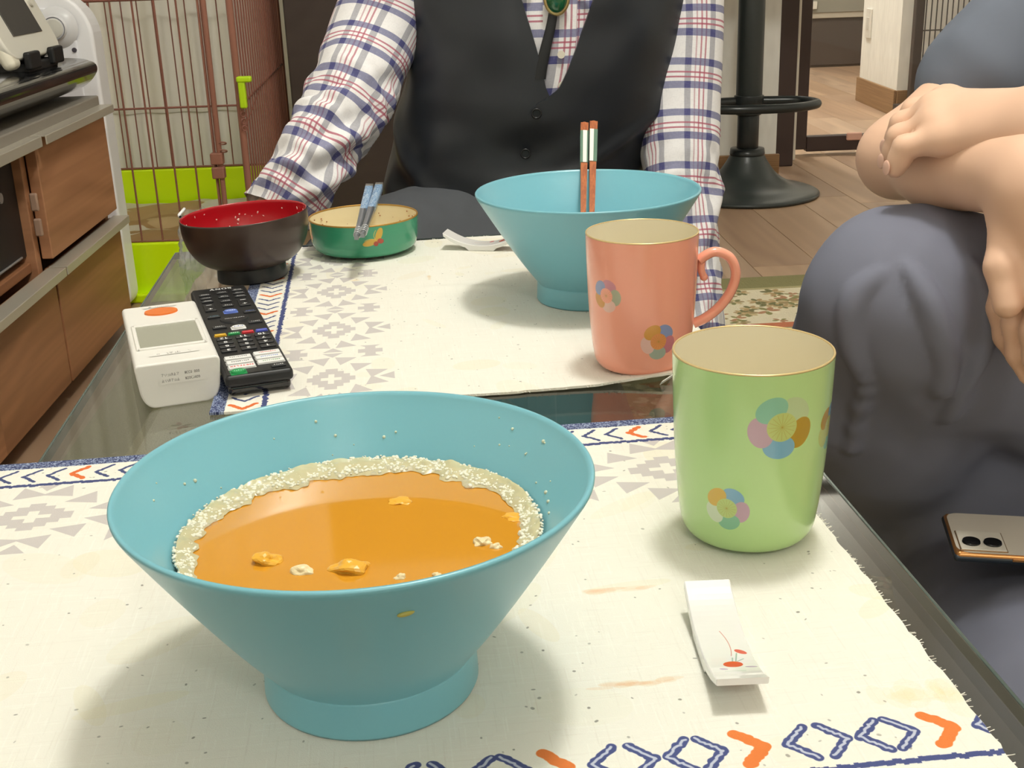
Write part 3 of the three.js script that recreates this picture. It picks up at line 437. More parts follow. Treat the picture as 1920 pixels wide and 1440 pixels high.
{
  const o = thing('egg_drop_soup', 'orange soup with foam and egg pieces in the blue bowl', 'soup', B1);
  const H = 0.0675, R = 0.0738;
  mesh('broth', lathe([[0.001, H], [R - 0.004, H], [R - 0.0015, H + 0.0002], [R - 0.0002, H + 0.0009], [R - 0.0022, H - 0.002], [0.05, H - 0.03], [0.001, H - 0.03]], 96), phys(0xd8962a, 0.06, { clearcoat: 0.3, clearcoatRoughness: 0.03 }), o);
  // foam: angle a measured from the far side, positive to the right
  const wid = (a) => { const b = Math.abs(a); return (0.003 + 0.0098 * Math.exp(-((a / 1.15) ** 4)) + 0.0055 * Math.exp(-(((b - 1.75) / 0.5) ** 2))) * (1 + 0.35 * noise(a * 5, 1.3) + 0.2 * noise(a * 19, 4)) * (1 - sstep(2.0, 2.35, b)); };
  const film = grid((s, t) => { const a = lerp(-2.35, 2.35, s), r = R - 0.0005 - wid(a) * t; return V(Math.sin(a) * r, H + 0.0012 + 0.0022 * (1 - t) * (1 + 0.5 * noise(a * 12, t * 3)) - 0.0009 * t * t + 0.0002 * noise(a * 40, t * 8, 4), -Math.cos(a) * r); }, 320, 12);
  const foamM = phys(0xe3dcb2, 0.25, { transmission: 0.3, thickness: 0, side: THREE.DoubleSide });
  const foam = mesh('foam', film, foamM, o); foam.userData.label = 'pale foam clinging to the bowl wall';
  const bub = [], big = []; seed = 55;
  const ico = new THREE.IcosahedronGeometry(1, 1), ico2 = new THREE.IcosahedronGeometry(1, 3);
  for (let k = 0; k < 1500; k++) { const a = rr(-2.25, 2.25), w = wid(a), t = Math.pow(rnd(), 1.1); if (w < 0.0015) continue; const big1 = k % 26 === 0, r = big1 ? rr(0.0012, 0.0024) : rr(0.0004, 0.001), q = R + 0.0012 - w * t * 0.98 - r; (big1 ? big : bub).push((big1 ? ico2 : ico).clone().scale(r, r * 0.85, r).translate(Math.sin(a) * q, H + 0.0013 + 0.0022 * (1 - t) - r * 0.6, -Math.cos(a) * q)); }
  const bm = phys(0xf1efdc, 0.06);
  mesh('bubbles', bub, bm, o).userData.kind = 'stuff';
  mesh('large_bubbles', big, phys(0xffffff, 0.02, { transmission: 0.9, thickness: 0, ior: 1.35 }), o).userData.kind = 'stuff';
  const egg = phys(0xf0b23a, 0.3), eggW = phys(0xf1dcae, 0.35);
  const lump = (x, z, r, m, sy = 0.75) => { const g = new THREE.IcosahedronGeometry(1, 4), p = g.attributes.position; for (let i = 0; i < p.count; i++) { const n = 1 + 0.45 * noise(p.getX(i) * 1.7 + x * 999, p.getY(i) * 1.7, p.getZ(i) * 1.7 + z * 777); p.setXYZ(i, p.getX(i) * r * n * 1.25, p.getY(i) * r * n * sy, p.getZ(i) * r * n); } g.computeVertexNormals(); mesh('egg_piece', g, m, o, [x - B1[0], H + r * 0.02, z - B1[2]]); };
  lump(-0.099, -0.427, 0.0042, egg); lump(-0.0835, -0.4165, 0.003, eggW); lump(-0.066, -0.4185, 0.0056, egg, 0.65); lump(-0.014, -0.436, 0.003, eggW); lump(-0.0085, -0.432, 0.0017, eggW); lump(-0.05, -0.477, 0.0035, egg, 0.3); lump(0.0, -0.458, 0.004, egg, 0.3); lump(-0.045, -0.41, 0.0018, eggW); lump(-0.031, -0.4105, 0.0015, eggW);
  const drops = []; for (let k = 0; k < 26; k++) { const a = rr(-1.7, 1.7), y = rr(0.072, 0.09), r = lerp(0.0735, 0.092, (y - 0.0668) / 0.0252) - 0.0002, q = rr(0.0003, 0.0009); drops.push(ico.clone().scale(q, q, q).translate(Math.sin(a) * r, y, -Math.cos(a) * r)); }
  mesh('splashes', drops, phys(0xd8e0c8, 0.2), o).userData.kind = 'stuff';
  const sp = mesh('soup_splash', new THREE.IcosahedronGeometry(1, 3).scale(0.0032, 0.001, 0.0012), phys(0xb9b35a, 0.3), o); sp.position.set(0.0, 0, 0); { const a = 0.29, y = 0.0795, r = 0.0876; sp.position.set(Math.sin(a) * r, y, Math.cos(a) * r); sp.rotation.set(-0.6, a, 0.25); sp.userData.label = 'yellow splash on the outside of the bowl'; }
}
// ---------- chopsticks ----------
function aim(o, a, b) { const A = V(...a), B = V(...b); o.position.copy(A); o.quaternion.setFromUnitVectors(V(0, 1, 0), B.clone().sub(A).normalize()); return A.distanceTo(B); }
const wt2 = woodTex([196, 112, 58], [146, 74, 36], 256, 0.5, 44);
for (const k of [0, 1]) {
  const o = thing('brown_chopstick', 'brown wooden chopstick with white and green bands leaning in the empty blue bowl', 'chopstick', [0, 0, 0], 0, 'brown chopsticks');
  const sx = k ? 0.0046 : -0.0046, L = aim(o, [0.0655 + sx * 0.75, T + 0.0300, -0.985], [0.0825 + sx * 0.95, T + 0.1295 + k * 0.001, -1.178]);
  const m = std(0xffffff, 0.4, { map: wt2 });
  const sh = (w0, w1, y0, y1) => { const g = new THREE.BoxGeometry(1, y1 - y0, 1, 1, 8, 1); const p = g.attributes.position; for (let i = 0; i < p.count; i++) { const t = (p.getY(i) + (y1 - y0) / 2) / (y1 - y0), w = lerp(w0, w1, t); p.setXYZ(i, p.getX(i) * w, p.getY(i) + (y0 + y1) / 2, p.getZ(i) * w); } g.computeVertexNormals(); return g; };
  mesh('shaft', sh(0.003, 0.0074, 0, L - 0.004), m, o);
  mesh('cap', new THREE.SphereGeometry(0.0041, 18, 12).scale(0.92, 1, 0.92).translate(0, L - 0.0045, 0), m, o);
  mesh('green_band', sh(0.0070, 0.0077, L - 0.066, L - 0.017), std(0x5c7f6c, 0.4), o);
  mesh('white_band', sh(0.0034, 0.0038, L - 0.066, L - 0.017).translate(k ? -0.0016 : 0.0005, 0, 0.0022), std(0xf6f1e6, 0.4), o);
}
{
  const marble = dataTex(128, (u, v) => { const n = noise(u * 40, v * 40, 1) + 0.6 * noise(u * 90, v * 90, 2), m = clamp(0.5 + n * 0.6, 0, 1); return [lerp(92, 214, m), lerp(140, 226, m), lerp(190, 240, m)]; });
  for (const k of [0, 1]) {
    const o = thing('blue_chopstick', 'blue speckled chopstick with silver tip lying across the green bowl', 'chopstick', [0, 0, 0], 0, 'blue speckled chopsticks');
    const L = aim(o, k ? [-0.1415, T + 0.0415, -1.366] : [-0.1520, T + 0.0415, -1.36], k ? [-0.1352, T + 0.041, -1.118] : [-0.1402, T + 0.0405, -1.112]);
    const cone = (r0, r1, y0, y1) => new THREE.CylinderGeometry(r1, r0, y1 - y0, 4, 1).rotateY(Math.PI / 4).translate(0, (y0 + y1) / 2, 0);
    mesh('handle', cone(0.0058, 0.0048, 0.012, 0.13), std(0xffffff, 0.35, { map: marble }), o);
    mesh('end_cap', cone(0.0058, 0.0059, 0, 0.0122), std(0xa9a49c, 0.35, { metalness: 0.5 }), o);
    mesh('tip', cone(0.0047, 0.0028, 0.1298, L), std(0x8f9499, 0.3, { metalness: 0.6 }), o);
    for (let q = 0; q < 4; q++) mesh('grip_groove', new THREE.TorusGeometry(0.0032, 0.0005, 6, 16).rotateX(Math.PI / 2).translate(0, L - 0.012 - q * 0.007, 0), std(0xd4d6d8, 0.3, { metalness: 0.6 }), o);
  }
}
// ---------- red lacquer bowl, green bowl ----------
{
  const o = thing('lacquer_bowl', 'dark brown lacquer soup bowl with red inside, beside the green bowl', 'bowl', [-0.2455, T + 0.0003, -1.138]); o.rotation.z = 0.045;
  mesh('outside', lathe(smoothPts([[0.03, 0.0135], [0.036, 0.0145], [0.047, 0.021], [0.0555, 0.0335], [0.0592, 0.048], [0.0598, 0.0605]], 40).concat([[0.0597, 0.0616], [0.0592, 0.0621]]), 110), phys(0x3a2a22, 0.32, { clearcoat: 0.25, clearcoatRoughness: 0.2 }), o);
  mesh('inside', lathe([[0.0592, 0.0621], [0.0585, 0.0619], ...smoothPts([[0.058, 0.061], [0.0572, 0.048], [0.053, 0.034], [0.044, 0.0225], [0.03, 0.0185], [0.001, 0.0175]], 40)], 110), phys(0xb1121f, 0.25, { clearcoat: 0.3 }), o);
  mesh('foot', lathe([[0.029, 0.015], [0.031, 0.0145], [0.0325, 0.0125], [0.0335, 0.001], [0.033, 0.0], [0.030, 0.0], [0.029, 0.012], [0.001, 0.0135]], 80), phys(0x17181a, 0.35), o);
  const gr = []; seed = 91; for (let k = 0; k < 46; k++) { const a = rr(-2.6, 1.9), y = rr(0.04, 0.0595), r = lerp(0.0548, 0.0577, (y - 0.04) / 0.02) - 0.0004; gr.push(at(new THREE.SphereGeometry(1, 8, 6).scale(rr(0.0004, 0.0009), rr(0.0004, 0.0015), 0.0004), Math.sin(a) * r, y, -Math.cos(a) * r, 0, -a, rr(-1, 1))); }
  mesh('rice_specks', gr, std(0xf3dcd2, 0.4), o).userData.kind = 'stuff';
}
{
  const gx = canvas(1024, 128, (x, w, h) => {
    x.fillStyle = '#3f9c77'; x.fillRect(0, 0, w, h); seed = 17; for (let k = 0; k < 300; k++) { x.fillStyle = `rgba(70,170,130,${rr(0.04, 0.12)})`; x.fillRect(rnd() * w, rnd() * h, rr(5, 60), rr(1, 4)); }
    const S = 1024 / (2 * Math.PI * 0.0557), U = (deg) => ((deg + 360) % 360) / 360 * w, Y = (y) => h - y / 0.0371 * h;
    for (const deg of [17.9, 107, 197, 287]) { const cx = U(deg), cy = Y(0.0225); const wing = (dx, dy, rx, ry, a, c) => { x.fillStyle = c; x.beginPath(); x.ellipse(cx + dx * S * 1.25, cy + dy * S * 1.25, rx * S * 1.25, ry * S * 1.25, a, 0, 7); x.fill(); };
      wing(-0.0045, 0.0024, 0.0066, 0.003, -0.3, '#d9ae45'); wing(0.0028, -0.0048, 0.0028, 0.0066, 0.3, '#d9ae45'); wing(0.0038, 0.0016, 0.0028, 0.0024, 0.6, '#b1452f'); wing(0.0, 0.0038, 0.002, 0.0024, 0, '#b1452f'); x.strokeStyle = '#e5c25a'; x.lineWidth = 2; x.beginPath(); x.moveTo(cx, cy); x.quadraticCurveTo(cx - 0.004 * S, cy - 0.005 * S, cx + 0.0005 * S, cy - 0.0115 * S); x.moveTo(cx, cy); x.quadraticCurveTo(cx - 0.006 * S, cy - 0.003 * S, cx - 0.0115 * S, cy + 0.001 * S); x.stroke(); }
  });
  const o = thing('green_bowl', 'shallow straight-sided green bowl with gold butterfly and cream inside', 'bowl', [-0.1463, T + 0.0003, -1.2303]);
  const out = lathe([...smoothPts([[0.03, 0.001], [0.045, 0.0025], [0.0515, 0.0062], [0.0542, 0.013]], 20), ...smoothPts([[0.0542, 0.013], [0.0553, 0.024], [0.0558, 0.036]], 14).slice(1)], 110); { const p = out.attributes.position, uv = out.attributes.uv; for (let i = 0; i < p.count; i++) uv.setY(i, p.getY(i) / 0.0371); }
  mesh('outside', out, phys(0xffffff, 0.25, { map: gx, clearcoat: 0.4, clearcoatRoughness: 0.12 }), o);
  mesh('rim', new THREE.TorusGeometry(0.0551, 0.0009, 10, 110).rotateX(Math.PI / 2).translate(0, 0.0363, 0), phys(0xb58a3e, 0.35, { metalness: 0.35 }), o);
  mesh('inside', lathe(smoothPts([[0.0546, 0.0362], [0.0538, 0.026], [0.0522, 0.013], [0.046, 0.0068], [0.03, 0.005], [0.001, 0.0048]], 40), 100), phys(0xf3e4bd, 0.3, { clearcoat: 0.3 }), o);
  mesh('foot', lathe([[0.02, 0.0], [0.033, 0.0], [0.036, 0.0012], [0.034, 0.003], [0.001, 0.003]], 80), phys(0x8b7d4c, 0.5), o);
  const gr = []; seed = 33; for (let k = 0; k < 30; k++) { const a = rr(-2.0, 2.0), y = rr(0.012, 0.033); gr.push(at(new THREE.SphereGeometry(rr(0.0003, 0.0008), 7, 5), Math.sin(a) * 0.0528, y, -Math.cos(a) * 0.0528)); }
  mesh('food_specks', gr, std(0xa9683c, 0.6), o).userData.kind = 'stuff';
}
// ---------- mugs ----------
function flowerAt(x, w, h, deg, y, R, cols, mid, turn, H, r) {
  const S = w / (2 * Math.PI * r), Sy = h / H, c0 = ((deg + 360) % 360) / 360 * w, cy = h - y * Sy;
  for (const cx of [c0 - w, c0, c0 + w]) { // drawn across the seam as well
    cols.forEach((c, k) => { const a = turn + k * 2 * Math.PI / 5; x.save(); x.translate(cx, cy); x.scale(S, Sy); x.rotate(a); x.fillStyle = c; x.beginPath(); x.ellipse(R * 0.64, 0, R * 0.38, R * 0.5, 0, 0, 7); x.fill(); x.restore(); });
    x.save(); x.translate(cx, cy); x.scale(S, Sy); x.fillStyle = mid; x.beginPath(); x.ellipse(0, 0, R * 0.46, R * 0.46, 0, 0, 7); x.fill(); x.strokeStyle = 'rgba(170,140,50,0.3)'; x.lineWidth = R * 0.02; for (let k = 0; k < 16; k++) { x.beginPath(); x.moveTo(0, 0); x.lineTo(Math.cos(k * 0.3927) * R * 0.42, Math.sin(k * 0.3927) * R * 0.42); x.stroke(); } x.restore();
  }
}
function mug(name, label, pos, color, flowers, handleTurn) {
  const H = 0.0994, o = thing(name, label, 'mug', pos, 0);
  const tex = canvas(1536, 640, (x, w, h) => { x.fillStyle = color; x.fillRect(0, 0, w, h); for (const f of flowers) flowerAt(x, w, h, ...f, H, 0.0385); });
  const prof = smoothPts([[0.026, 0.0008], [0.0305, 0.002], [0.0336, 0.0062], [0.0352, 0.014], [0.0368, 0.028], [0.0383, 0.048], [0.0392, 0.07], [0.0398, 0.09], [0.04, 0.0988]], 60);
  const g = lathe(prof, 110), p = g.attributes.position, uv = g.attributes.uv; for (let i = 0; i < p.count; i++) uv.setY(i, p.getY(i) / H);
  const skin = phys(0xffffff, 0.22, { map: tex, clearcoat: 0.5, clearcoatRoughness: 0.1 });
  mesh('body', g, skin, o);
  mesh('base', lathe([[0.001, 0.0015], [0.022, 0.0015], [0.0225, 0.0], [0.0255, 0.0], [0.0265, 0.001]], 64), phys(color, 0.4), o);
  mesh('gold_rim', new THREE.TorusGeometry(0.0394, 0.00062, 10, 110).rotateX(Math.PI / 2).translate(0, 0.0991, 0), phys(0xe6cd94, 0.3, { metalness: 0.5 }), o);
  mesh('inside', lathe(smoothPts([[0.0388, 0.0992], [0.0384, 0.085], [0.0374, 0.05], [0.034, 0.014], [0.028, 0.006], [0.001, 0.005]], 40), 100), phys(0xfbf3da, 0.3, { clearcoat: 0.3 }), o);
  const hb = new THREE.CatmullRomCurve3([V(0.0409, 0.0765, 0), V(0.0445, 0.0795, 0), V(0.052, 0.0825, 0), V(0.0625, 0.078, 0), V(0.0672, 0.067, 0), V(0.0645, 0.054, 0), V(0.056, 0.0415, 0), V(0.046, 0.0335, 0), V(0.0375, 0.0297, 0)]);
  const hg = new THREE.TubeGeometry(hb, 60, 0.0036, 12, false); hg.scale(1, 1, 1.25);
  const spur = tube([[0.0425, 0.0772, 0], [0.0427, 0.069, 0], [0.0445, 0.0642, 0]], 0.0027, 14, 10);
  mesh('handle', [hg, spur, new THREE.SphereGeometry(0.0029, 14, 10).translate(0.0445, 0.0642, 0)], phys(color, 0.22, { clearcoat: 0.5, clearcoatRoughness: 0.1 }), o).rotation.y = handleTurn;
  return o;
}
mug('green_mug', 'pale green flower-printed mug with gold rim beside the soup bowl', [0.1205, T + 0.0003, -0.5725], '#bde095',
  [[10.5, 0.0725, 0.0162, ['#bfd39f', '#b6921f', '#7fb3cc', '#c9a8b4', '#8fc7a8'], '#c3cf7a', -0.85], [-27.7, 0.028, 0.0118, ['#86b3cf', '#c6a3b3', '#86c09a', '#d3e0c0', '#dcb44f'], '#bcd07c', -1.1], [63, 0.064, 0.012, ['#c9a8b4', '#8fc7a8', '#c3cf7a', '#b6921f', '#7fb3cc'], '#c3cf7a', 0.2], [170, 0.05, 0.013, ['#bfd39f', '#b6921f', '#7fb3cc', '#c9a8b4', '#8fc7a8'], '#c3cf7a', 0]], 1.36);
mug('pink_mug', 'salmon pink flower-printed mug with a curled handle beside the empty blue bowl', [0.0954, T + 0.0003, -0.8414], '#ffad93',
  [[-45.8, 0.0605, 0.0118, ['#d995a0', '#b5b59a', '#efc3b4', '#d99a4e', '#9aa6cc'], '#ffad93', -1.2], [12.3, 0.0285, 0.0132, ['#8d9bc8', '#cf7c86', '#a9b3a2', '#eec0b4', '#e0a04a'], '#ec9a58', -0.9], [150, 0.05, 0.013, ['#8d9bc8', '#cf7c86', '#a9b3a2', '#eec0b4', '#e0a04a'], '#ec9a58', 0]], 0.0);
// ---------- chopstick rests ----------
function rest(label, pos, turn, up) {
  const o = thing('chopstick_rest', label, 'chopstick rest', pos, turn);
  const L = 0.078, W = 0.0215, th = 0.0036, sh = new THREE.Shape(), yt = (s) => 0.0048 + up * Math.pow(Math.abs(s), 2.1);
  const n = 24; for (let i = 0; i <= n; i++) { const s = i / n * 2 - 1; const x = s * L / 2; i ? sh.lineTo(x, yt(s)) : sh.moveTo(x, yt(s)); } for (let i = n; i >= 0; i--) { const s = i / n * 2 - 1; sh.lineTo(s * L / 2 * 0.985, Math.abs(s) < 0.34 ? 0.0008 : yt(s) - lerp(th, 0.0022, Math.abs(s))); }
  const g = new THREE.ExtrudeGeometry(sh, { depth: W - 0.0016, bevelEnabled: true, bevelSize: 0.0008, bevelThickness: 0.0008, bevelSegments: 3 }).translate(0, 0, -W / 2 + 0.0008).rotateY(-Math.PI / 2); // length along z, +z the printed end
  const tex = canvas(220, 780, (x, w, h) => { x.fillStyle = '#f1efec'; x.fillRect(0, 0, w, h);
    x.strokeStyle = '#dba29a'; x.lineWidth = 4; x.beginPath(); x.moveTo(110, 300); x.quadraticCurveTo(150, 400, 122, 505); x.stroke(); x.strokeStyle = '#a9bfae'; x.lineWidth = 6; x.beginPath(); x.moveTo(124, 520); x.lineTo(116, 560); x.moveTo(150, 480); x.lineTo(130, 560); x.moveTo(170, 535); x.lineTo(135, 560); x.stroke();
    x.fillStyle = '#e5502c'; x.beginPath(); x.ellipse(112, 590, 42, 32, 0, 0, 7); x.fill(); x.fillStyle = '#e0645a'; x.beginPath(); x.ellipse(170, 470, 30, 15, 0.7, 0, 7); x.fill(); x.fillStyle = '#c4aecb'; x.beginPath(); x.ellipse(62, 640, 18, 10, 0.3, 0, 7); x.ellipse(182, 625, 26, 8, 0.1, 0, 7); x.fill(); x.fillStyle = '#c4d2c6'; x.fillRect(60, 668, 90, 6); });
  const p = g.attributes.position, uv = g.attributes.uv; for (let i = 0; i < p.count; i++) uv.setXY(i, p.getX(i) / W + 0.5, 0.5 - p.getZ(i) / L);
  mesh('ceramic', g, phys(0xffffff, 0.08, { map: tex, clearcoat: 0.5, clearcoatRoughness: 0.05 }), o); return o;
}
rest('white ceramic chopstick rest with red flowers beside the soup bowl', [0.0873, T + 0.0003, -0.4545], 0.02, 0.0085);
rest('white curved chopstick rest with red flowers behind the empty blue bowl', [-0.0245, T + 0.0003, -1.2195], -Math.PI / 2 - 0.22 + Math.PI, 0.012);
// ---------- remotes ----------
{
  const W = 0.0477, L = 0.2475, o = thing('tv_remote', 'black TV remote with coloured keys lying by the white air conditioner remote', 'remote control', [-0.2163, T, -0.9209], 0.328);
  const keys = []; // x, z, w, d, shape
  const K = (x, z, w, d, txt, col = '#26272a', ink = '#e8e8e8', fs = 0.0042, round = 0) => keys.push({ x, z, w, d, txt, col, ink, fs, round });
  const C = [0.0149, 0.0008, -0.0137];
  [['1', '2', '3'], ['4', '5', '6'], ['7', '8', '9'], ['10', '11', '12']].forEach((r, i) => r.forEach((t, j) => K(C[j], 0.0665 - i * 0.0101, 0.0115, 0.0062, t, '#26272a', '#f2f2f2', 0.0058)));
  [['#5a66c8'], ['#d2343e'], ['#2f9a57'], ['#e3b52a']].forEach(([c], j) => K([0.0164, 0.0058, -0.0047, -0.0151][j], 0.0245, 0.0088, 0.0036, '', c));
  for (const [x, z, t, ink] of [[0.0114, 0.1034, '', '#4d9a4a'], [0.0114, 0.0932, '', '#3a6bd0'], [0.0114, 0.083, '', '#d04040'], [-0.0098, 0.1075, 'NETFLIX', '#d63a3a'], [-0.0098, 0.0967, '', '#333333'], [-0.0098, 0.0856, '', '#555555']]) K(x, z, 0.019, 0.0068, t, '#f0f0ee', ink, 0.0042);
  K(-0.0135, 0.1172, 0.0108, 0.0086, '', '#1d9a55', '#c9f0d8', 0.0045, 1); K(0.0147, 0.1155, 0.0105, 0.0055, '', '#26272a');
  K(0.0007, 0.0085, 0.0108, 0.008, '', '#f2f2f0', '#4060c0', 0.004, 1); K(-0.0132, 0.0033, 0.011, 0.0058, ''); K(0.015, -0.0005, 0.011, 0.0058, '');
  K(0.0007, -0.0165, 0.0235, 0.0225, '', '#222326', '#dddddd', 0.004, 1); K(0.0007, -0.0398, 0.0108, 0.0085, '', '#6c86d6', '#ffffff', 0.004, 1);
  K(-0.0141, -0.0285, 0.0105, 0.0055, '', '#26272a', '#6fa0b8'); K(0.0152, -0.032, 0.0105, 0.0055, '', '#26272a', '#6f88d8');
  K(-0.0141, -0.0563, 0.0095, 0.0195, '+', '#1f2023', '#f2f2f2', 0.008); K(0.0146, -0.0613, 0.0095, 0.0195, '+', '#1f2023', '#f2f2f2', 0.008);
  for (let k = 0; k < 4; k++) K(0.0008, -0.0575 - k * 0.0145, 0.0095, 0.0046, ''); for (let k = 0; k < 3; k++) { K(-0.0139, -0.0775 - k * 0.0105, 0.0098, 0.0046, ''); K(0.0144, -0.083 - k * 0.0105, 0.0098, 0.0046, ''); }
  const S = 8000, tex = canvas(Math.round(W * S), Math.round(L * S), (x, w, h) => {
    x.fillStyle = '#1e1f21'; x.fillRect(0, 0, w, h); x.textAlign = 'center'; x.textBaseline = 'middle'; const X = (lx) => (0.5 - lx / W) * w, Y = (lz) => (0.5 - lz / L) * h; seed = 71;
    for (const k of keys) { x.fillStyle = k.col; x.fillRect(X(k.x) - k.w * S / 2 - 3, Y(k.z) - k.d * S / 2 - 3, k.w * S + 6, k.d * S + 6); x.fillStyle = k.ink;
      if (k.txt) { x.font = `bold ${Math.round(k.fs * S)}px sans-serif`; x.fillText(k.txt, X(k.x), Y(k.z) + (k.txt === '+' ? k.d * S * -0.25 : 0)); if (k.txt === '+') x.fillRect(X(k.x) - 18, Y(k.z) + 50, 36, 9); }
      else if (k.col[1] === '2' || k.col === '#f0f0ee' || k.round) { const n = Math.max(3, Math.round(k.w * S / 17)); for (let i = 0; i < n; i++) x.fillRect(X(k.x) - k.w * S * 0.34 + i * k.w * S * 0.68 / n, Y(k.z) - rr(5, 9), rr(4, 8), rr(10, 15)); } }
    x.fillStyle = '#eeeeee'; x.font = `bold ${Math.round(0.0068 * S)}px serif`; x.fillText('SONY', X(0.0016), Y(-0.1175));
  });
  const uvT = (g, ox = 0, oz = 0) => { const p = g.attributes.position, uv = g.attributes.uv; for (let i = 0; i < p.count; i++) uv.setXY(i, 0.5 - (p.getX(i) + ox) / W, 0.5 + (p.getZ(i) + oz) / L); return g; };
  const body = std(0x1f2023, 0.42), top = std(0xffffff, 0.4, { map: tex });
  mesh('lower_shell', rbox(W * 0.93, 0.0085, L * 0.97, 0.0035, 0, 0.0047, 0), phys(0x141416, 0.14, { clearcoat: 0.5 }), o);
  mesh('body', rbox(W, 0.0088, L, 0.003, 0, 0.0125, 0), body, o);
  mesh('face_plate', uvT(box(W - 0.004, 0.0006, L - 0.004, 0, 0.01695, 0)), top, o);
  for (const k of keys) {
    const g = k.round ? new THREE.CylinderGeometry(0.46, 0.5, 0.0018, 28).scale(k.w, 1, k.d) : rbox(k.w, 0.0018, k.d, 0.0007, 0, 0, 0, 2); uvT(g, k.x, k.z);
    mesh('button', g, top, o, [k.x, 0.0178, k.z]);
  }
}
{
  const W = 0.058, L = 0.155, Ht = 0.0325, o = thing('air_conditioner_remote', 'white air conditioner remote with grey display and orange button on the glass', 'remote control', [-0.2565, GLASS + 0.0002, -0.8709], 0.336);
  const sh = new THREE.Shape(), w = W / 2 - 0.0015, r = 0.012; sh.moveTo(-w + r * 0.9, 0.0015); sh.lineTo(w - r * 0.9, 0.0015); sh.quadraticCurveTo(w - 0.003, 0.0015, w - 0.0015, 0.0015 + r); sh.lineTo(w, Ht - 0.004); sh.quadraticCurveTo(w, Ht - 0.0015, w - 0.002, Ht - 0.0015); sh.lineTo(-w + 0.002, Ht - 0.0015); sh.quadraticCurveTo(-w, Ht - 0.0015, -w, Ht - 0.004); sh.lineTo(-w + 0.0015, 0.0015 + r); sh.quadraticCurveTo(-w + 0.003, 0.0015, -w + r * 0.9, 0.0015);
  // opening for the display
  const g = new THREE.ExtrudeGeometry(sh, { depth: L - 0.003, bevelEnabled: true, bevelSize: 0.0015, bevelThickness: 0.0015, bevelSegments: 4, curveSegments: 10 }).translate(0, 0, -L / 2 + 0.0015);
  const white = phys(0xf1efe9, 0.3);
  mesh('body', g, white, o);
  const zc = 0.0122, x2 = 0.0222, zh = 0.0285;
  mesh('display_bezel', [rbox(0.003, 0.0022, zh * 2 + 0.006, 0.0008, x2 + 0.0012, Ht + 0.0003, zc), rbox(0.003, 0.0022, zh * 2 + 0.006, 0.0008, -x2 - 0.0012, Ht + 0.0003, zc), rbox(x2 * 2 + 0.005, 0.0022, 0.003, 0.0008, 0, Ht + 0.0003, zc - zh - 0.0015), rbox(x2 * 2 + 0.005, 0.0022, 0.003, 0.0008, 0, Ht + 0.0003, zc + zh + 0.0015)], white, o);
  mesh('display', box(x2 * 2, 0.0006, zh * 2, 0, Ht + 0.0002, zc), phys(0xa4a596, 0.12), o);
  mesh('power_button', new THREE.CylinderGeometry(1, 1.04, 0.0016, 40).scale(0.0125, 1, 0.0095).translate(0, Ht + 0.0005, -0.0535), std(0xe8792f, 0.4), o);
  const ink = (wd, dp, draw, pos, rx) => { const t = canvas(512, 128, (x, a, b) => { x.fillStyle = '#f1efe9'; x.fillRect(0, 0, a, b); x.textAlign = 'center'; x.textBaseline = 'middle'; draw(x, a, b); }); const m = mesh('printing', new THREE.PlaneGeometry(wd, dp), std(0xffffff, 0.35, { map: t }), o, pos); m.rotation.x = rx; return m; };
  const glyph = (x, cx, cy, s, k) => { x.lineWidth = s * 0.1; x.beginPath(); const q = [[[-.5, -.3, -.2, .5], [-.35, 0, -.35, .5], [-.1, -.4, .5, -.4], [0, -.2, .4, -.2], [-.1, 0, .5, 0], [.2, 0, .2, .5], [0, .25, .4, .25]], [[0, -.5, 0, .4], [0, 0, .4, 0], [-.3, -.1, -.3, .4], [-.5, .42, .5, .42]], [[-.4, -.4, .4, -.4], [.4, -.4, 0, .1], [-.1, 0, 0, .5]], [[-.3, -.4, -.3, .2], [.3, -.4, .3, 0], [.3, 0, -.1, .5]], [[-.4, -.1, .4, -.1], [-.4, .4, .4, .4], [.4, -.1, .4, .4]]][k % 5]; for (const [a, b, c, d] of q) { x.moveTo(cx + a * s, cy + b * s); x.lineTo(cx + c * s, cy + d * s); } x.stroke(); };
  ink(0.034, 0.0075, (x, a, b) => { x.strokeStyle = '#77736c'; glyph(x, 210, 64, 64, 0); glyph(x, 290, 64, 64, 1); x.lineWidth = 5; x.beginPath(); x.arc(90, 64, 14, 0, 7); x.moveTo(400, 40); x.lineTo(430, 90); x.stroke(); }, [0, Ht + 0.0004, 0.0575], -Math.PI / 2);
  ink(0.026, 0.0055, (x, a, b) => { x.fillStyle = '#8d8a86'; x.beginPath(); x.moveTo(80, 100); x.lineTo(110, 30); x.lineTo(140, 100); x.fill(); for (let k = 0; k < 7; k++) x.fillRect(190 + k * 32, 60, 18, 14); }, [0, Ht + 0.0004, -0.0705], -Math.PI / 2);
  ink(0.032, 0.0095, (x, a, b) => { x.strokeStyle = '#4a4742'; x.fillStyle = '#4a4742'; for (let k = 0; k < 6; k++) { glyph(x, 40 + k * 33, 36, 28, k + 2); glyph(x, 40 + k * 33, 92, 28, (k * 2) + 1); } x.font = 'bold 34px monospace'; x.textAlign = 'left'; x.fillText('MCCU 000', 280, 36); x.fillText('M20CJ409', 280, 92); }, [0.0025, Ht * 0.66, L / 2 + 0.0004], 0);
  const pm = o.children[o.children.length - 3]; pm.userData.label = 'grey printed characters';
}
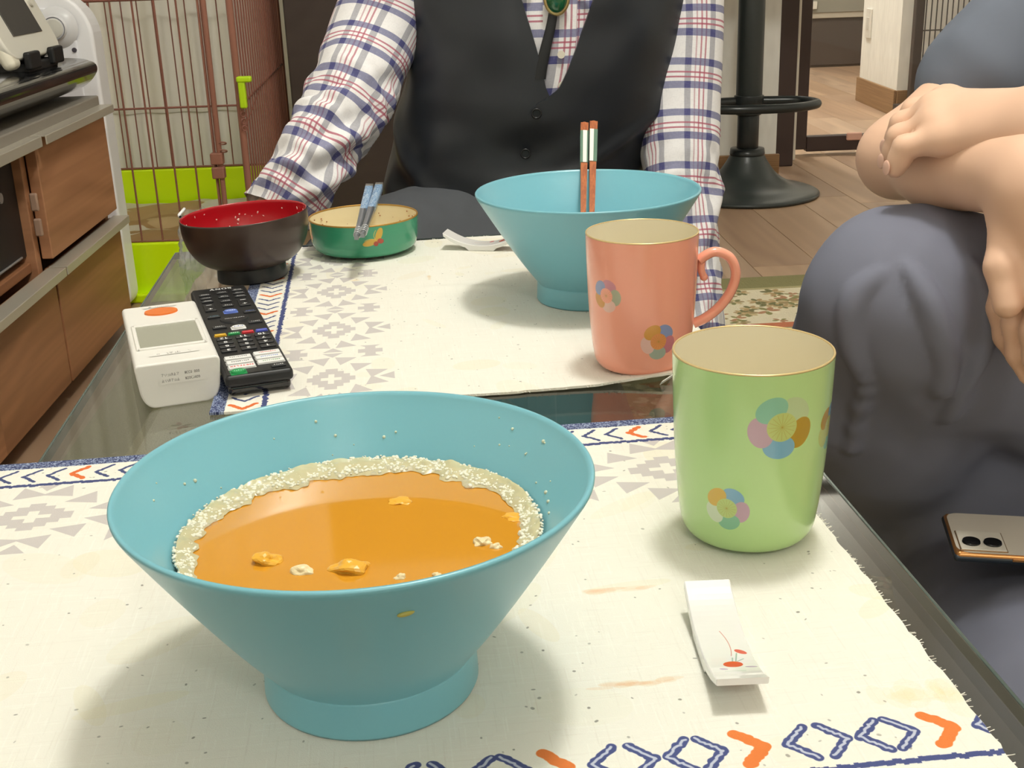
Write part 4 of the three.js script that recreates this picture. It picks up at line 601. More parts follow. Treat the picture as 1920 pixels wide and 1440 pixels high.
// ---------- clear film by the lacquer bowl ----------
{
  const o = thing('plastic_film', 'crumpled clear plastic film beside the brown lacquer bowl', 'plastic film', [-0.322, GLASS, -1.21]);
  const g = grid((s, t) => { const a = lerp(-1.6, 1.6, s), y = 0.052 * t; const r = 0.03 + 0.006 * noise(a * 3, t * 3, 3) + 0.003 * noise(a * 9, t * 8, 5) - 0.006 * t; return V(-Math.cos(a) * r + 0.02, y + 0.004 * noise(a * 4, t * 2, 8) * t, Math.sin(a) * r); }, 50, 24);
  mesh('film', g, phys(0xf4f6f6, 0.12, { transmission: 0.8, thickness: 0, side: THREE.DoubleSide }), o);
  mesh('film_edge', tube([[-0.006, 0.053, -0.02], [-0.004, 0.054, -0.008], [-0.005, 0.052, 0.006], [0.0, 0.053, 0.02]], 0.0016, 20, 6), phys(0xffffff, 0.3), o);
}
// ---------- people ----------
const skinTex = dataTex(128, (u, v) => { const n = noise(u * 40, v * 40, 4) * 4 + noise(u * 9, v * 9, 6) * 4; return [240 + n, 194 + n, 168 + n]; });
const mSkin = phys(0xf0c6aa, 0.5, { sheen: 0.15 });
const hairM = std(0x1d1917, 0.55);
// a head with face: c centre, f facing (unit, horizontal), returns SDF
function headSDF(c, f) {
  const r = [-f[1], f[0]]; // to the figure's left seen from the front is -r
  const P = (fwd, side, up) => [c[0] + f[0] * fwd + r[0] * side, c[1] + up, c[2] + f[1] * fwd + r[1] * side];
  const skull = ell(P(-0.012, 0, 0.02), [0.083, 0.1, 0.083]), face = ell(P(0.022, 0, -0.035), [0.066, 0.082, 0.066]), jaw = ell(P(0.035, 0, -0.085), [0.038, 0.03, 0.038]);
  const nose = cap(P(0.085, 0, 0.0), P(0.103, 0, -0.032), 0.008, 0.012), ears = [1, -1].map((s) => ell(P(-0.005, 0.08 * s, -0.012), [0.016, 0.03, 0.016]));
  const lips = [cap(P(0.08, -0.018, -0.066), P(0.08, 0.018, -0.066), 0.006, 0.006), cap(P(0.078, -0.015, -0.076), P(0.078, 0.015, -0.076), 0.006, 0.006)], brow = cap(P(0.074, -0.035, 0.022), P(0.074, 0.035, 0.022), 0.01, 0.01);
  const base = blend(0.03, skull, face, jaw), fine = blend(0.012, nose, ...ears, ...lips, brow), socket = [1, -1].map((s) => ell(P(0.086, 0.03 * s, 0.0), [0.016, 0.011, 0.016])), eye = [1, -1].map((s) => ell(P(0.066, 0.03 * s, 0.0), [0.013, 0.013, 0.013]));
  return { sdf: (x, y, z) => { let d = smin(base(x, y, z), fine(x, y, z), 0.012); for (const q of socket) d = Math.max(d, -smin(q(x, y, z), 1, 0.01)); return Math.min(d, eye[0](x, y, z), eye[1](x, y, z)); }, P };
}
// relaxed or posed hand: palm from the wrist to four knuckles, fingers as chains of points, one thumb
function handSDF(wrist, wr, knuckles, fingers, thumb, fr = 0.0085) {
  const palm = blend(0.012, ...knuckles.map((k) => cap(wrist, k, wr, fr * 1.25)), ...knuckles.slice(1).map((k, i) => cap(knuckles[i], k, fr * 1.2, fr * 1.2)));
  const fs = fingers.map((pts) => chain(0.004, pts.map((p, i) => [p, fr * [1.12, 1.02, 0.94, 0.84][Math.min(i, 3)]])));
  const th = chain(0.006, thumb.map((p, i) => [p, fr * [1.32, 1.12, 0.96][Math.min(i, 2)]]));
  return (x, y, z) => { let d = palm(x, y, z), e = 1; for (const f of fs) e = Math.min(e, f(x, y, z)); d = smin(d, e, 0.006); return smin(d, th(x, y, z), 0.008); };
}
const vline = (a, b, t) => a.map((v, i) => lerp(v, b[i], t));
{
  // ===== person facing the camera across the table =====
  const o = thing('person', 'person in plaid shirt and black vest seated behind the table', 'person', [0, 0, 0]);
  // trunk as rows: y, centre x, centre z, half width, half depth
  const rows = [[0.16, -0.012, -1.60, 0.16, 0.12], [0.26, -0.005, -1.595, 0.158, 0.112], [0.34, 0.002, -1.585, 0.155, 0.107], [0.43, 0.02, -1.578, 0.152, 0.103], [0.55, 0.053, -1.575, 0.155, 0.106], [0.65, 0.06, -1.585, 0.16, 0.104], [0.72, 0.061, -1.597, 0.155, 0.09], [0.765, 0.061, -1.605, 0.125, 0.072], [0.79, 0.061, -1.61, 0.075, 0.058], [0.81, 0.061, -1.61, 0.058, 0.055]];
  const tr = (y) => { let i = 0; while (i < rows.length - 2 && rows[i + 1][0] < y) i++; const a = rows[i], b = rows[i + 1], p = rows[Math.max(0, i - 1)], q = rows[Math.min(rows.length - 1, i + 2)], t = clamp((y - a[0]) / (b[0] - a[0]), 0, 1); return [1, 2, 3, 4].map((k) => { const m0 = (b[k] - p[k]) / (b[0] - p[0] || 1) * (b[0] - a[0]), m1 = (q[k] - a[k]) / (q[0] - a[0] || 1) * (b[0] - a[0]); return (2 * t ** 3 - 3 * t ** 2 + 1) * a[k] + (t ** 3 - 2 * t ** 2 + t) * m0 + (-2 * t ** 3 + 3 * t ** 2) * b[k] + (t ** 3 - t ** 2) * m1; }); };
  const onTrunk = (phi, y, off) => { const [cx, cz, a, b] = tr(y), s = Math.sin(phi), c = Math.cos(phi), e = 0.86; return V(cx + Math.sign(s) * Math.pow(Math.abs(s), e) * (a + off), y, cz + Math.sign(c) * Math.pow(Math.abs(c), e) * (b + off)); };
  const trunkSDF = (x, y, z) => { const yy = clamp(y, 0.16, 0.81), [cx, cz, a, b] = tr(yy), q = Math.hypot((x - cx) / a, (z - cz) / b); return Math.max((q - 1) * Math.min(a, b) + 0.024, Math.abs(y - 0.47) - 0.33); };
  // joints
  const shR = [-0.095, 0.70, -1.6], elR = [-0.195, 0.52, -1.485], wrR = [-0.272, 0.402, -1.395];        // the arm on the left of the picture
  const shL = [0.2, 0.70, -1.6], elL = [0.22, 0.45, -1.53], wrL = [0.227, 0.205, -1.41];
  const H = headSDF([0.062, 0.995, -1.585], [0, 1]);
  const neck = cap([0.062, 0.78, -1.605], [0.062, 0.92, -1.598], 0.052, 0.05);
  const arms = [chain(0.02, [[shR, 0.03], [elR, 0.03], [wrR, 0.025]]), chain(0.02, [[shL, 0.03], [elL, 0.03], [wrL, 0.025]])];
  const legsP = [[[-0.06, 0.29, -1.6], [-0.17, 0.285, -1.36], 0.105, 0.09], [[0.07, 0.29, -1.6], [0.07, 0.265, -1.385], 0.1, 0.08], [[-0.18, 0.12, -1.37], [-0.07, 0.08, -1.72], 0.075, 0.055], [[0.08, 0.11, -1.39], [0.09, 0.08, -1.72], 0.07, 0.055], [[-0.07, 0.06, -1.72], [-0.05, 0.05, -1.84], 0.042, 0.03], [[0.1, 0.06, -1.72], [0.08, 0.05, -1.84], 0.042, 0.03]];
  const legs = blend(0.03, ...legsP.map(([a, b, r, q]) => cap(a, b, r * 0.82, q * 0.82)));
  const whole = (x, y, z) => { let d = smin(trunkSDF(x, y, z), neck(x, y, z), 0.04); d = smin(d, arms[0](x, y, z), 0.012); d = smin(d, arms[1](x, y, z), 0.012); d = smin(d, H.sdf(x, y, z), 0.02); return smin(d, legs(x, y, z), 0.03); };
  const body = nets(whole, [-0.36, 0.0, -1.9], [0.36, 1.13, -1.24], 0.012);
  // right hand rests on the thigh behind the lacquer bowl, left hand flat on the rug beside the knee
  const hand = (w, d, s, n) => { // wrist, pointing direction, side direction, normal
    const pt = (a, b, c) => [0, 1, 2].map((i) => w[i] + d[i] * a + s[i] * b + n[i] * c);
    const kn = [-0.03, -0.01, 0.01, 0.029].map((q, i) => pt([0.078, 0.084, 0.083, 0.076][i], q, 0)), fl = [0.058, 0.072, 0.078, 0.07];
    const fing = kn.map((k, i) => { const q = [-0.034, -0.011, 0.012, 0.034][i]; return [k, pt(0.08 + fl[i] * 0.5, q, 0.004), pt(0.08 + fl[i] * 0.8, q, -0.004), pt(0.08 + fl[i] * 0.98, q, -0.014)]; });
    return handSDF(w, 0.022, kn, fing, [pt(0.025, 0.03, 0), pt(0.055, 0.052, -0.006), pt(0.085, 0.056, -0.012)]);
  };
  const h1 = hand(wrR, [-0.5, -0.62, 0.6], [0.77, 0, 0.64], [0.3, 0.75, 0.58]), h2 = hand(wrL, [0.12, -0.93, 0.34], [-0.94, 0, 0.33], [0.3, 0.36, 0.88]);
  const hg1 = nets(h1, [-0.42, 0.24, -1.46], [-0.2, 0.46, -1.26], 0.004), hg2 = nets(h2, [0.12, 0.012, -1.48], [0.34, 0.26, -1.28], 0.004);
  const hg3 = nets(H.sdf, [-0.06, 0.85, -1.72], [0.18, 1.13, -1.45], 0.0045);
  mesh('body', [body, hg1, hg2, hg3], mSkin, o);
  const hairF = ell(H.P(-0.022, 0, 0.035), [0.096, 0.106, 0.096]);
  mesh('hair', nets((x, y, z) => { const d = hairF(x, y, z) + 0.004 * noise(x * 70, y * 24, z * 70); return Math.max(d, -ell(H.P(0.075, 0, -0.07), [0.085, 0.125, 0.072])(x, y, z), -(H.sdf(x, y, z) + 0.02)); }, [-0.08, 0.86, -1.74], [0.2, 1.16, -1.44], 0.006), hairM, o);
  for (const s of [1, -1]) { const e = H.P(0.0762, 0.03 * s, 0); mesh('iris', new THREE.SphereGeometry(0.0055, 14, 10).translate(...e), std(0x241712, 0.15), o); }
  // plaid cloth
  const plaid = canvas(512, 512, (x, w, h) => {
    x.fillStyle = '#f1eff0'; x.fillRect(0, 0, w, h); x.globalAlpha = 0.62; const band = (p, t, c) => { x.fillStyle = c; x.fillRect(p, 0, t, h); }, row = (p, t, c) => { x.fillStyle = c; x.fillRect(0, p, w, t); };
    band(60, 62, '#8b8b96'); band(300, 62, '#8b8b96'); band(158, 16, '#a34a5c'); band(204, 16, '#a34a5c'); band(252, 14, '#b98a95');
    x.globalAlpha = 0.68; row(60, 70, '#5a5c88'); row(290, 70, '#5a5c88'); row(164, 17, '#a8445a'); row(212, 17, '#a8445a'); x.globalAlpha = 1;
    for (const a of [60, 300]) for (const b of [60, 290]) { x.fillStyle = 'rgba(40,40,110,0.55)'; x.fillRect(a, b, 62, 70); }
    seed = 5; for (let k = 0; k < 1500; k++) { x.fillStyle = rnd() < 0.5 ? 'rgba(255,255,255,0.12)' : 'rgba(60,60,80,0.07)'; const v = rnd() < 0.5; x.fillRect(rnd() * w, rnd() * h, v ? 2 : 26, v ? 26 : 2); }
  });
  const mPlaid = std(0xffffff, 0.72, { map: plaid, side: THREE.DoubleSide }), PP = 0.066;
  // sleeves: tubes swept along the arm, with folds gathered towards the wrist
  const sleeve = (pts, rad, fold, phase, turn) => {
    const c = new THREE.CatmullRomCurve3(pts.map((p) => V(...p))), N = 220, M = 72, Fr = c.computeFrenetFrames(N, false), len = c.getLength();
    // steady frame from a fixed side vector
    const side = V(1, 0, 0), fr = []; for (let j = 0; j <= N; j++) { const t = c.getTangentAt(j / N), a = side.clone().addScaledVector(t, -side.dot(t)).normalize(), b = t.clone().cross(a); fr.push([c.getPointAt(j / N), a, b]); }
    const g = grid((s, t) => { const j = Math.round(t * N), [p, a, b] = fr[j], A = s * Math.PI * 2, r0 = rad(t), f = fold(t, A);
      const r = r0 * (1 + f); return p.clone().addScaledVector(a, Math.cos(A) * r).addScaledVector(b, Math.sin(A) * r * 0.94); }, M, N, (s, t) => [(s * 2 * Math.PI * 0.052 + turn) / PP, t * len / PP + phase], true);
    return g;
  };
  const wrinkle = (seedv, lo, amp) => (t, A) => { const k = sstep(lo, lo + 0.25, t), w = noise(Math.cos(A) * 1.1 + seedv, Math.sin(A) * 1.1, t * 16 + Math.cos(A + 0.6) * 2.2), w2 = noise(Math.cos(A) * 1.6 + seedv, Math.sin(A) * 1.6, t * 38 + Math.sin(A) * 3.2); return amp * (k * (0.65 * w + 0.45 * w2) + 0.22 * noise(Math.cos(A) * 1.3, Math.sin(A) * 1.3, t * 7 + seedv)); };
  mesh('sleeve', sleeve([[-0.075, 0.745, -1.605], [-0.118, 0.685, -1.585], [-0.148, 0.605, -1.555], [-0.186, 0.525, -1.49], [-0.226, 0.465, -1.435], [-0.266, 0.408, -1.4]], (t) => lerp(0.0665, 0.043, Math.pow(t, 0.9)) * (1 - 0.12 * sstep(0.9, 1, t)), wrinkle(3, 0.42, 0.26), 0.3, 0.01), mPlaid, o);
  mesh('sleeve', sleeve([[0.19, 0.742, -1.6], [0.218, 0.69, -1.592], [0.226, 0.6, -1.575], [0.222, 0.5, -1.545], [0.219, 0.4, -1.5], [0.222, 0.3, -1.455], [0.226, 0.215, -1.415]], (t) => lerp(0.06, 0.04, Math.pow(t, 0.9)) * (1 - 0.1 * sstep(0.92, 1, t)), wrinkle(8, 0.45, 0.22), 0.1, 0.03), mPlaid, o);
  // shirt on the trunk
  mesh('shirt', grid((s, t) => { const y = lerp(0.24, 0.806, t), phi = lerp(-Math.PI, Math.PI, s), p = onTrunk(phi, y, 0.002 + 0.0025 * noise(phi * 3, y * 20, 3)); return p; }, 120, 80, (s, t) => [s * 1.02 / PP + 0.28, t * 0.566 / PP], true), mPlaid, o);
  const collar = (sgn) => grid((s, t) => { const a = sgn * lerp(0.22, 2.9, s), y = 0.80 + 0.028 * (1 - t), r = 0.062 + 0.012 * t, [cx, cz] = tr(0.805); const drop = (1 - s) * (1 - s) * t * 0.11; return V(cx + Math.sin(a) * r, y - drop - t * 0.022, cz + Math.cos(a) * (r + 0.002) + (1 - s) * t * 0.055); }, 30, 10, (s, t) => [s * 0.18 / PP, t * 0.06 / PP]);
  mesh('collar', [collar(1), collar(-1)], mPlaid, o);
  mesh('placket', grid((s, t) => { const y = lerp(0.5, 0.78, t), phi = lerp(-0.06, 0.12, s) + 0.03; return onTrunk(phi, y, 0.0055); }, 8, 40, (s, t) => [s * 0.03 / PP + 0.05, t * 0.28 / PP + 0.4]), mPlaid, o);
  // vest: two front panels with a deep V, one back panel
  const satin = phys(0x23272d, 0.42, { sheen: 0.35, sheenRoughness: 0.5, sheenColor: new THREE.Color(0x77808c) }); satin.side = THREE.DoubleSide;
  const neckR = (y) => lerp(0.052, 0.128, Math.pow(clamp((y - 0.515) / 0.19, 0, 1), 0.72)), neckL = (y) => lerp(0.054, 0.01, sstep(0.5, 0.74, y));
  const phiOf = (x, y) => { const [cx, , a] = tr(y), q = clamp((x - cx) / a, -0.95, 0.95); return Math.sign(q) * Math.asin(Math.pow(Math.abs(q), 1 / 0.86)); };
  const arm = (y) => lerp(1.95, 0.86, sstep(0.50, 0.74, y));
  const crease = (phi, y) => 0.006 * Math.exp(-(((y - 0.40 - 0.09 * phi) / 0.013) ** 2)) + 0.007 * Math.exp(-(((y - 0.345 + 0.10 * phi) / 0.016) ** 2)) + 0.004 * noise(phi * 3, y * 22, 4) + 0.004 * noise(phi * 2 + y * 9, y * 34, 9) * sstep(0.55, 0.42, y);
  const panel = (sgn) => { const y0 = 0.315, y1 = 0.768;
    const surf = (off) => (s, t) => { const y = lerp(y0, y1, t) - (sgn > 0 ? 0 : 0) , yy = Math.max(y, 0.5); let a = phiOf(sgn > 0 ? neckR(yy) : neckL(yy), y); { const k = 1 - sstep(0.5, 0.535, y); a = lerp(a, phiOf(tr(y)[0] + 0.002, y), k) + k * (sgn > 0 ? -0.05 : 0.06); } const b = sgn * arm(y); const phi = lerp(a, b, s); const hem = (y < 0.36 ? (1 - sstep(0.315, 0.36, y)) * 0.016 : 0); return onTrunk(phi, y, 0.015 + off + crease(phi * 1, y) + hem + (sgn < 0 ? -0.0025 : 0.0) * (1 - sstep(0, 0.15, s))); };
    const edge = (fs, ft, n) => grid((s, t) => { const q = fs(s), w = ft(s); return surf(0)(q, w).lerp(surf(-0.004)(q, w), t); }, n, 1);
    return [grid(surf(0), 46, 110), edge(() => 0, (s) => s, 110), edge(() => 1, (s) => s, 110), edge((s) => s, () => 0, 46), edge((s) => s, () => 1, 46)]; };
  mesh('vest_front', panel(1), satin, o); mesh('vest_front', panel(-1), satin, o);
  mesh('vest_back', grid((s, t) => { const y = lerp(0.315, 0.768, t), a = arm(y); return onTrunk(lerp(a, 2 * Math.PI - a, s), y, 0.015); }, 50, 60), satin, o);
  for (const y of [0.505, 0.458, 0.41, 0.365]) { const p = onTrunk(phiOf(tr(y)[0] + 0.004, y) - 0.02, y, 0.0215); const b = mesh('vest_button', [new THREE.CylinderGeometry(0.0062, 0.0062, 0.0028, 20).rotateX(Math.PI / 2), new THREE.TorusGeometry(0.0052, 0.0012, 8, 20).translate(0, 0, 0.0012)], phys(0x16181b, 0.25), o, p.toArray()); b.rotation.x = -0.05; }
  mesh('vest_welt', grid((s, t) => { const y = lerp(0.372, 0.386, t) - 0.012 * s, phi = lerp(-0.9, -0.42, s); return onTrunk(phi, y, 0.0175 + crease(phi, y)); }, 12, 3), satin, o);
  // bolo tie with a green stone
  const tp = [[0.064, 0.628], [0.06, 0.605], [0.053, 0.578], [0.0475, 0.556], [0.045, 0.543]].map(([x, y]) => { const p = onTrunk(phiOf(x, y), y, 0.012); return [p.x, p.y, p.z]; });
  const cord = grid((s, t) => { const c = new THREE.CatmullRomCurve3(tp.map((p) => V(...p))); const p = c.getPointAt(t), w = lerp(0.005, 0.0075, t), a = s * Math.PI * 2; return V(p.x + Math.cos(a) * w, p.y, p.z + Math.sin(a) * 0.0026); }, 14, 40, undefined, true);
  mesh('tie_cord', cord, std(0x1a1c1e, 0.6), o);
  const br = onTrunk(phiOf(0.066, 0.634), 0.634, 0.016);
  const brooch = mesh('tie_brooch', lathe([[0.001, 0.004], [0.0135, 0.0035], [0.0155, 0.0015], [0.015, 0]], 40).rotateX(Math.PI / 2).scale(1, 1.35, 1), std(0xc9b37a, 0.3, { metalness: 0.8 }), o, br.toArray());
  mesh('brooch_stone', new THREE.SphereGeometry(1, 28, 18).scale(0.0125, 0.0172, 0.0055).translate(0, 0, 0.003), phys(0x0e5a34, 0.1, { clearcoat: 1 }), brooch);
  for (const s of [-1, 1]) { const p = onTrunk(phiOf(0.066 + s * 0.03, 0.645), 0.645, 0.014); mesh('collar_tip', rbox(0.008, 0.018, 0.003, 0.001), std(0xd9d9d6, 0.3, { metalness: 0.6 }), o, p.toArray(), [0, 0, s * 0.5]); }
  for (const y of [0.57, 0.535]) { const p = onTrunk(phiOf(0.07, y), y, 0.009); mesh('shirt_button', new THREE.CylinderGeometry(0.0045, 0.0045, 0.002, 16).rotateX(Math.PI / 2), std(0xe8e2d2, 0.4), o, p.toArray()); }
  // trousers
  const pants = blend(0.05, ...legsP.slice(0, 4).map(([a, b, r, q]) => cap(a, b, r + 0.006, q + 0.008)), ell([0.01, 0.24, -1.62], [0.165, 0.14, 0.125]), cap([-0.16, 0.33, -1.395], [-0.05, 0.345, -1.53], 0.072, 0.078), cap([-0.12, 0.31, -1.45], [0.06, 0.29, -1.46], 0.08, 0.07));
  mesh('trousers', nets((x, y, z) => pants(x, y, z) + 0.003 * noise(x * 22, y * 22, z * 22) + 0.0015 * noise(x * 60, y * 40, z * 60), [-0.34, 0.005, -1.82], [0.34, 0.45, -1.22], 0.009), std(0x4c4f54, 0.85), o);
  const socks = blend(0.02, ...legsP.slice(4).map(([a, b, r, q]) => cap(a, b, r + 0.004, q + 0.004)));
  mesh('socks', nets(socks, [-0.15, 0.003, -1.92], [0.2, 0.14, -1.64], 0.008), std(0x25272b, 0.9), o);
}
{
  // ===== person at the right of the table, arms folded over a raised knee =====
  const o = thing('person', 'person in navy clothes with arms folded over a raised knee', 'person', [0, 0, 0]);
  const knee = [0.324, 0.405, -0.945], shin = [0.35, 0.27, -1.04], ank = [0.395, 0.1, -1.17], toe = [0.27, 0.045, -1.2];
  const hipA = [0.74, 0.19, -1.08], hipB = [0.74, 0.17, -0.86], knee2 = [0.4, 0.135, -0.74], ank2 = [0.56, 0.075, -1.02], toe2 = [0.52, 0.06, -1.12];
  const chest = [0.72, 0.52, -0.98], shA = [0.655, 0.74, -0.79], shB = [0.655, 0.735, -1.17];
  const elA = [0.575, 0.53, -0.71], wrA = [0.395, 0.556, -0.875];
  const elB = [0.345, 0.507, -1.06], wrB = [0.3767, 0.5265, -0.8603];
  const J = { mA1: [0.355, 0.563, -0.985], mA2: [0.340, 0.559, -0.965], mA3: [0.334, 0.552, -0.945], mA4: [0.334, 0.543, -0.925], pA1: [0.334, 0.555, -1.0], pA2: [0.319, 0.548, -0.98], pA3: [0.311, 0.541, -0.96], pA4: [0.309, 0.536, -0.938], tA1: [0.327, 0.538, -1.01], tA2: [0.315, 0.528, -0.988], tA3: [0.307, 0.520, -0.966], tA4: [0.304, 0.519, -0.942] };
  const Hd = headSDF([0.66, 1.0, -0.98], [-1, 0]);
  const neck = cap([0.70, 0.8, -0.98], [0.675, 0.93, -0.98], 0.055, 0.05);
  const trunk = blend(0.06, cap([0.77, 0.25, -0.98], [0.72, 0.6, -0.98], 0.12, 0.115), cap([0.695, 0.7, -0.84], [0.695, 0.7, -1.12], 0.07, 0.07));
  const armA = chain(0.02, [[shA, 0.045], [elA, 0.038], [wrA, 0.0275]]);
  const foreB = blend(0.02, cap(elB, vline(elB, wrB, 0.4), 0.031, 0.036), cap(vline(elB, wrB, 0.4), wrB, 0.036, 0.031)), upB = cap(shB, elB, 0.046, 0.033);
  const hA = handSDF(wrA, 0.026, [J.mA1, J.mA2, J.mA3, J.mA4], [['mA1', 'pA1', 'tA1'], ['mA2', 'pA2', 'tA2'], ['mA3', 'pA3', 'tA3'], ['mA4', 'pA4', 'tA4']].map((q) => [J[q[0]], J[q[1]], vline(J[q[1]], J[q[2]], 0.55), J[q[2]]]), [[0.385, 0.55, -0.93], [0.374, 0.545, -0.985], [0.36, 0.535, -1.02]], 0.0092);
  const hw = [0.3822, 0.5107, -0.851], hand2 = handSDF(hw, 0.028, [[0.3701, 0.4605, -0.8696], [0.3757, 0.4558, -0.851], [0.3832, 0.4558, -0.8324], [0.3906, 0.4596, -0.8165]],
    [[[0.3701, 0.4605, -0.8696], [0.3683, 0.4251, -0.8696], [0.3729, 0.4038, -0.8649], [0.3813, 0.3889, -0.8593]], [[0.3757, 0.4558, -0.851], [0.372, 0.4186, -0.8491], [0.3757, 0.3963, -0.8463], [0.3832, 0.3814, -0.8417]], [[0.3832, 0.4558, -0.8324], [0.3776, 0.4186, -0.8296], [0.3804, 0.3982, -0.8277], [0.3869, 0.3833, -0.824]], [[0.3906, 0.4596, -0.8165], [0.385, 0.4298, -0.811], [0.386, 0.4131, -0.8091], [0.3906, 0.4, -0.8072]]],
    [[0.3627, 0.4902, -0.8603], [0.3534, 0.4642, -0.8417], [0.3553, 0.4391, -0.8305]], 0.0105);
  const legsB = blend(0.03, cap(hipA, knee, 0.08, 0.062), cap(knee, ank, 0.058, 0.042), cap(ank, toe, 0.036, 0.026), cap(hipB, knee2, 0.075, 0.055), cap(knee2, ank2, 0.055, 0.04), cap(ank2, toe2, 0.036, 0.026));
  const whole = (x, y, z) => { let d = smin(trunk(x, y, z), neck(x, y, z), 0.04); d = smin(d, armA(x, y, z), 0.03); d = smin(d, upB(x, y, z), 0.03); d = smin(d, Hd.sdf(x, y, z), 0.02); return smin(d, legsB(x, y, z), 0.03); };
  const coarse = nets(whole, [0.22, 0.0, -1.3], [0.94, 1.14, -0.62], 0.012);
  const foreAll = (x, y, z) => smin(smin(foreB(x, y, z), upB(x, y, z), 0.02), hand2(x, y, z), 0.022);
  const gB = nets((x, y, z) => Math.max(foreAll(x, y, z), (x - 0.43) * 0.9), [0.29, 0.35, -1.12], [0.47, 0.585, -0.775], 0.0032);
  const gA = nets((x, y, z) => smin(hA(x, y, z), armA(x, y, z), 0.02), [0.275, 0.49, -1.06], [0.47, 0.61, -0.79], 0.0032);
  mesh('body', [coarse, gB, gA], mSkin, o);
  const nail = std(0xf0c4b0, 0.3);
  for (const k of ['1', '2', '3', '4']) { const t = J['tA' + k], p = J['pA' + k], dir = V(t[0] - p[0], t[1] - p[1], t[2] - p[2]).normalize(); const m = mesh('nail', new THREE.SphereGeometry(1, 12, 8).scale(0.0045, 0.006, 0.0012), nail, o, [t[0] - 0.0078, t[1] + 0.001, t[2] + 0.002]); m.rotation.set(0, -1.2, 0); }
  // sleeve, shirt
  const navy = std(0x6d7482, 0.88, { side: THREE.DoubleSide }), navyD = std(0x7b7e8f, 0.9);
  const sh2 = blend(0.05, cap([0.77, 0.25, -0.98], [0.72, 0.6, -0.98], 0.135, 0.13), cap([0.695, 0.7, -0.83], [0.695, 0.7, -1.13], 0.082, 0.082), cap(shA, vline(shA, elA, 0.75), 0.066, 0.06), cap(shB, vline(shB, elB, 0.74), 0.07, 0.06));
  mesh('shirt', nets((x, y, z) => Math.max(sh2(x, y, z) + 0.004 * noise(x * 17 + y * 9, y * 17, z * 17) + 0.003 * noise(x * 30 + y * 25, y * 8, z * 30), -neck(x, y, z) + 0.004), [0.29, 0.17, -1.26], [0.94, 0.82, -0.66], 0.009), navy, o);
  // trousers with folds hanging from the knee
  const base = blend(0.032, cap(hipA, knee, 0.1, 0.07), cap([0.305, 0.43, -0.955], [0.372, 0.428, -0.95], 0.047, 0.05), cap(knee, shin, 0.068, 0.078), cap(shin, ank, 0.08, 0.062), cap([0.288, 0.40, -0.955], [0.285, 0.31, -1.0], 0.04, 0.055), cap(hipB, knee2, 0.1, 0.08), cap(knee2, ank2, 0.08, 0.055), cap(knee2, [0.44, 0.1, -1.04], 0.085, 0.075), ell([0.76, 0.17, -0.98], [0.15, 0.14, 0.2]), cap([0.45, 0.2, -1.06], [0.62, 0.2, -0.95], 0.08, 0.1));
  const folds = [[[0.2965, 0.466, -0.875], [0.3119, 0.4367, -0.875], [0.3249, 0.4027, -0.875], [0.3337, 0.3723, -0.875], [0.3348, 0.346, -0.875]], [[0.274, 0.4574, -0.88], [0.2531, 0.4395, -0.88], [0.2476, 0.4167, -0.88], [0.2513, 0.3823, -0.88], [0.2616, 0.3334, -0.88], [0.28, 0.27, -0.93]], [[0.3529, 0.4668, -0.88], [0.3623, 0.4125, -0.88], [0.3538, 0.3522, -0.88], [0.3483, 0.2983, -0.88]]];
  const ridges = folds.flatMap((f, k) => { const s = new THREE.CatmullRomCurve3(f.map((p) => V(...p))).getPoints(16).map((p) => snap(base, p.toArray())), R = [0.0062, 0.0052, 0.0042][k]; return s.slice(1).map((p, i) => cap(s[i], p, R * sstep(-1, 5, i), R * sstep(-1, 5, i + 1))); });
  const pantsF = (x, y, z) => { let d = base(x, y, z); if (Math.abs(d) < 0.02 && z > -1.0 && x < 0.42) for (const r of ridges) d = smin(d, r(x, y, z), 0.009); return d + 0.0028 * noise(x * 15, y * 9, z * 15) + 0.0012 * noise(x * 50, y * 30, z * 50); };
  mesh('trousers', nets((x, y, z) => Math.max(pantsF(x, y, z), 0.004 - y), [0.2, 0.0, -1.29], [0.96, 0.5, -0.62], 0.005), navyD, o);
  const feet = blend(0.02, cap(ank, toe, 0.042, 0.032), cap(ank2, toe2, 0.042, 0.03));
  mesh('socks', nets((x, y, z) => Math.max(feet(x, y, z), 0.011 - y), [0.2, 0.0, -1.26], [0.64, 0.16, -0.95], 0.008), std(0x2a2c31, 0.9), o);
  const hairF = ell(Hd.P(-0.022, 0, 0.035), [0.096, 0.106, 0.096]);
  mesh('hair', nets((x, y, z) => Math.max(hairF(x, y, z) + 0.004 * noise(x * 70, y * 24, z * 70), -ell(Hd.P(0.075, 0, -0.07), [0.085, 0.125, 0.072])(x, y, z), -(Hd.sdf(x, y, z) + 0.02)), [0.52, 0.86, -1.12], [0.82, 1.16, -0.84], 0.006), hairM, o);
  for (const s of [1, -1]) mesh('iris', new THREE.SphereGeometry(0.0055, 14, 10).translate(...Hd.P(0.0762, 0.03 * s, 0)), std(0x241712, 0.15), o);
}
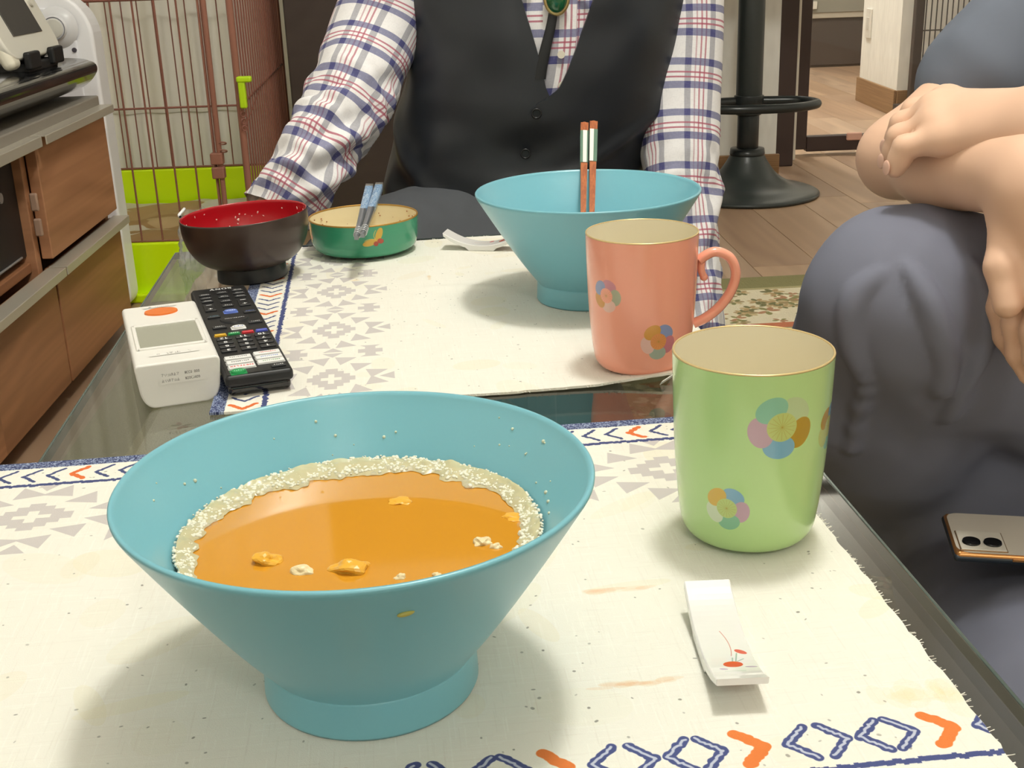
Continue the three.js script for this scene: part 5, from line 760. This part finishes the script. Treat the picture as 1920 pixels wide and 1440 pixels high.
{ // phone on the lap
  const o = thing('smartphone', 'white smartphone with gold edge and twin lens lying on the navy lap', 'phone', [0.42, 0.232, -0.862], -0.2); o.rotation.order = 'YXZ';
  const gold = phys(0xc98f55, 0.28, { metalness: 0.7 });
  mesh('frame', rbox(0.146, 0.0078, 0.072, 0.0038, 0, 0, 0, 4), gold, o);
  mesh('back_glass', (() => { const s = new THREE.Shape(), w = 0.0715, h = 0.0345, r = 0.011; s.moveTo(-w + r, -h); s.lineTo(w - r, -h); s.quadraticCurveTo(w, -h, w, -h + r); s.lineTo(w, h - r); s.quadraticCurveTo(w, h, w - r, h); s.lineTo(-w + r, h); s.quadraticCurveTo(-w, h, -w, h - r); s.lineTo(-w, -h + r); s.quadraticCurveTo(-w, -h, -w + r, -h); return new THREE.ExtrudeGeometry(s, { depth: 0.0006, bevelEnabled: false }).rotateX(-Math.PI / 2).translate(0, 0.0036, 0); })(), phys(0xe8e0d2, 0.18, { clearcoat: 0.5 }), o);
  const c = mesh('camera_plate', rbox(0.034, 0.0016, 0.032, 0.0006, -0.0515, 0.0049, 0.0165, 2), phys(0xe9e3d6, 0.2), o);
  mesh('camera_frame', [rbox(0.0355, 0.0012, 0.0335, 0.0005, -0.0515, 0.0045, 0.0165, 2)], phys(0x9a7b58, 0.3, { metalness: 0.6 }), c);
  for (const x of [-0.0595, -0.0435]) mesh('lens', lathe([[0.001, 0.0012], [0.0055, 0.0012], [0.0066, 0.002], [0.007, 0.0005]], 28).translate(x, 0.0054, 0.0205), phys(0x121314, 0.1), c);
  mesh('side_button', rbox(0.012, 0.0026, 0.0016, 0.0006, -0.025, 0, 0.0364), gold, o);
  mesh('case_edge', rbox(0.148, 0.0062, 0.0735, 0.003, 0, -0.0016, 0), std(0x26303a, 0.4), o);
}
{ // knitted cushion beside the seated person
  const o = thing('floor_cushion', 'dark navy floor cushion under the person with folded arms', 'cushion', [0.74, 0.011, -0.97], 0.1);
  const g = rbox(0.5, 0.05, 0.56, 0.022, 0, 0.025, 0, 6); mesh('cover', g, std(0x2f3340, 0.95), o); mesh('piping', tube([[-0.24, 0.025, -0.27], [0.24, 0.025, -0.27], [0.24, 0.025, 0.27], [-0.24, 0.025, 0.27]], 0.004, 80, 6, true), std(0x23262f, 0.95), o);
}
scene.traverse((o) => { if (o.isMesh) { o.castShadow = true; o.receiveShadow = true; } });
renderer.render(scene, camera);
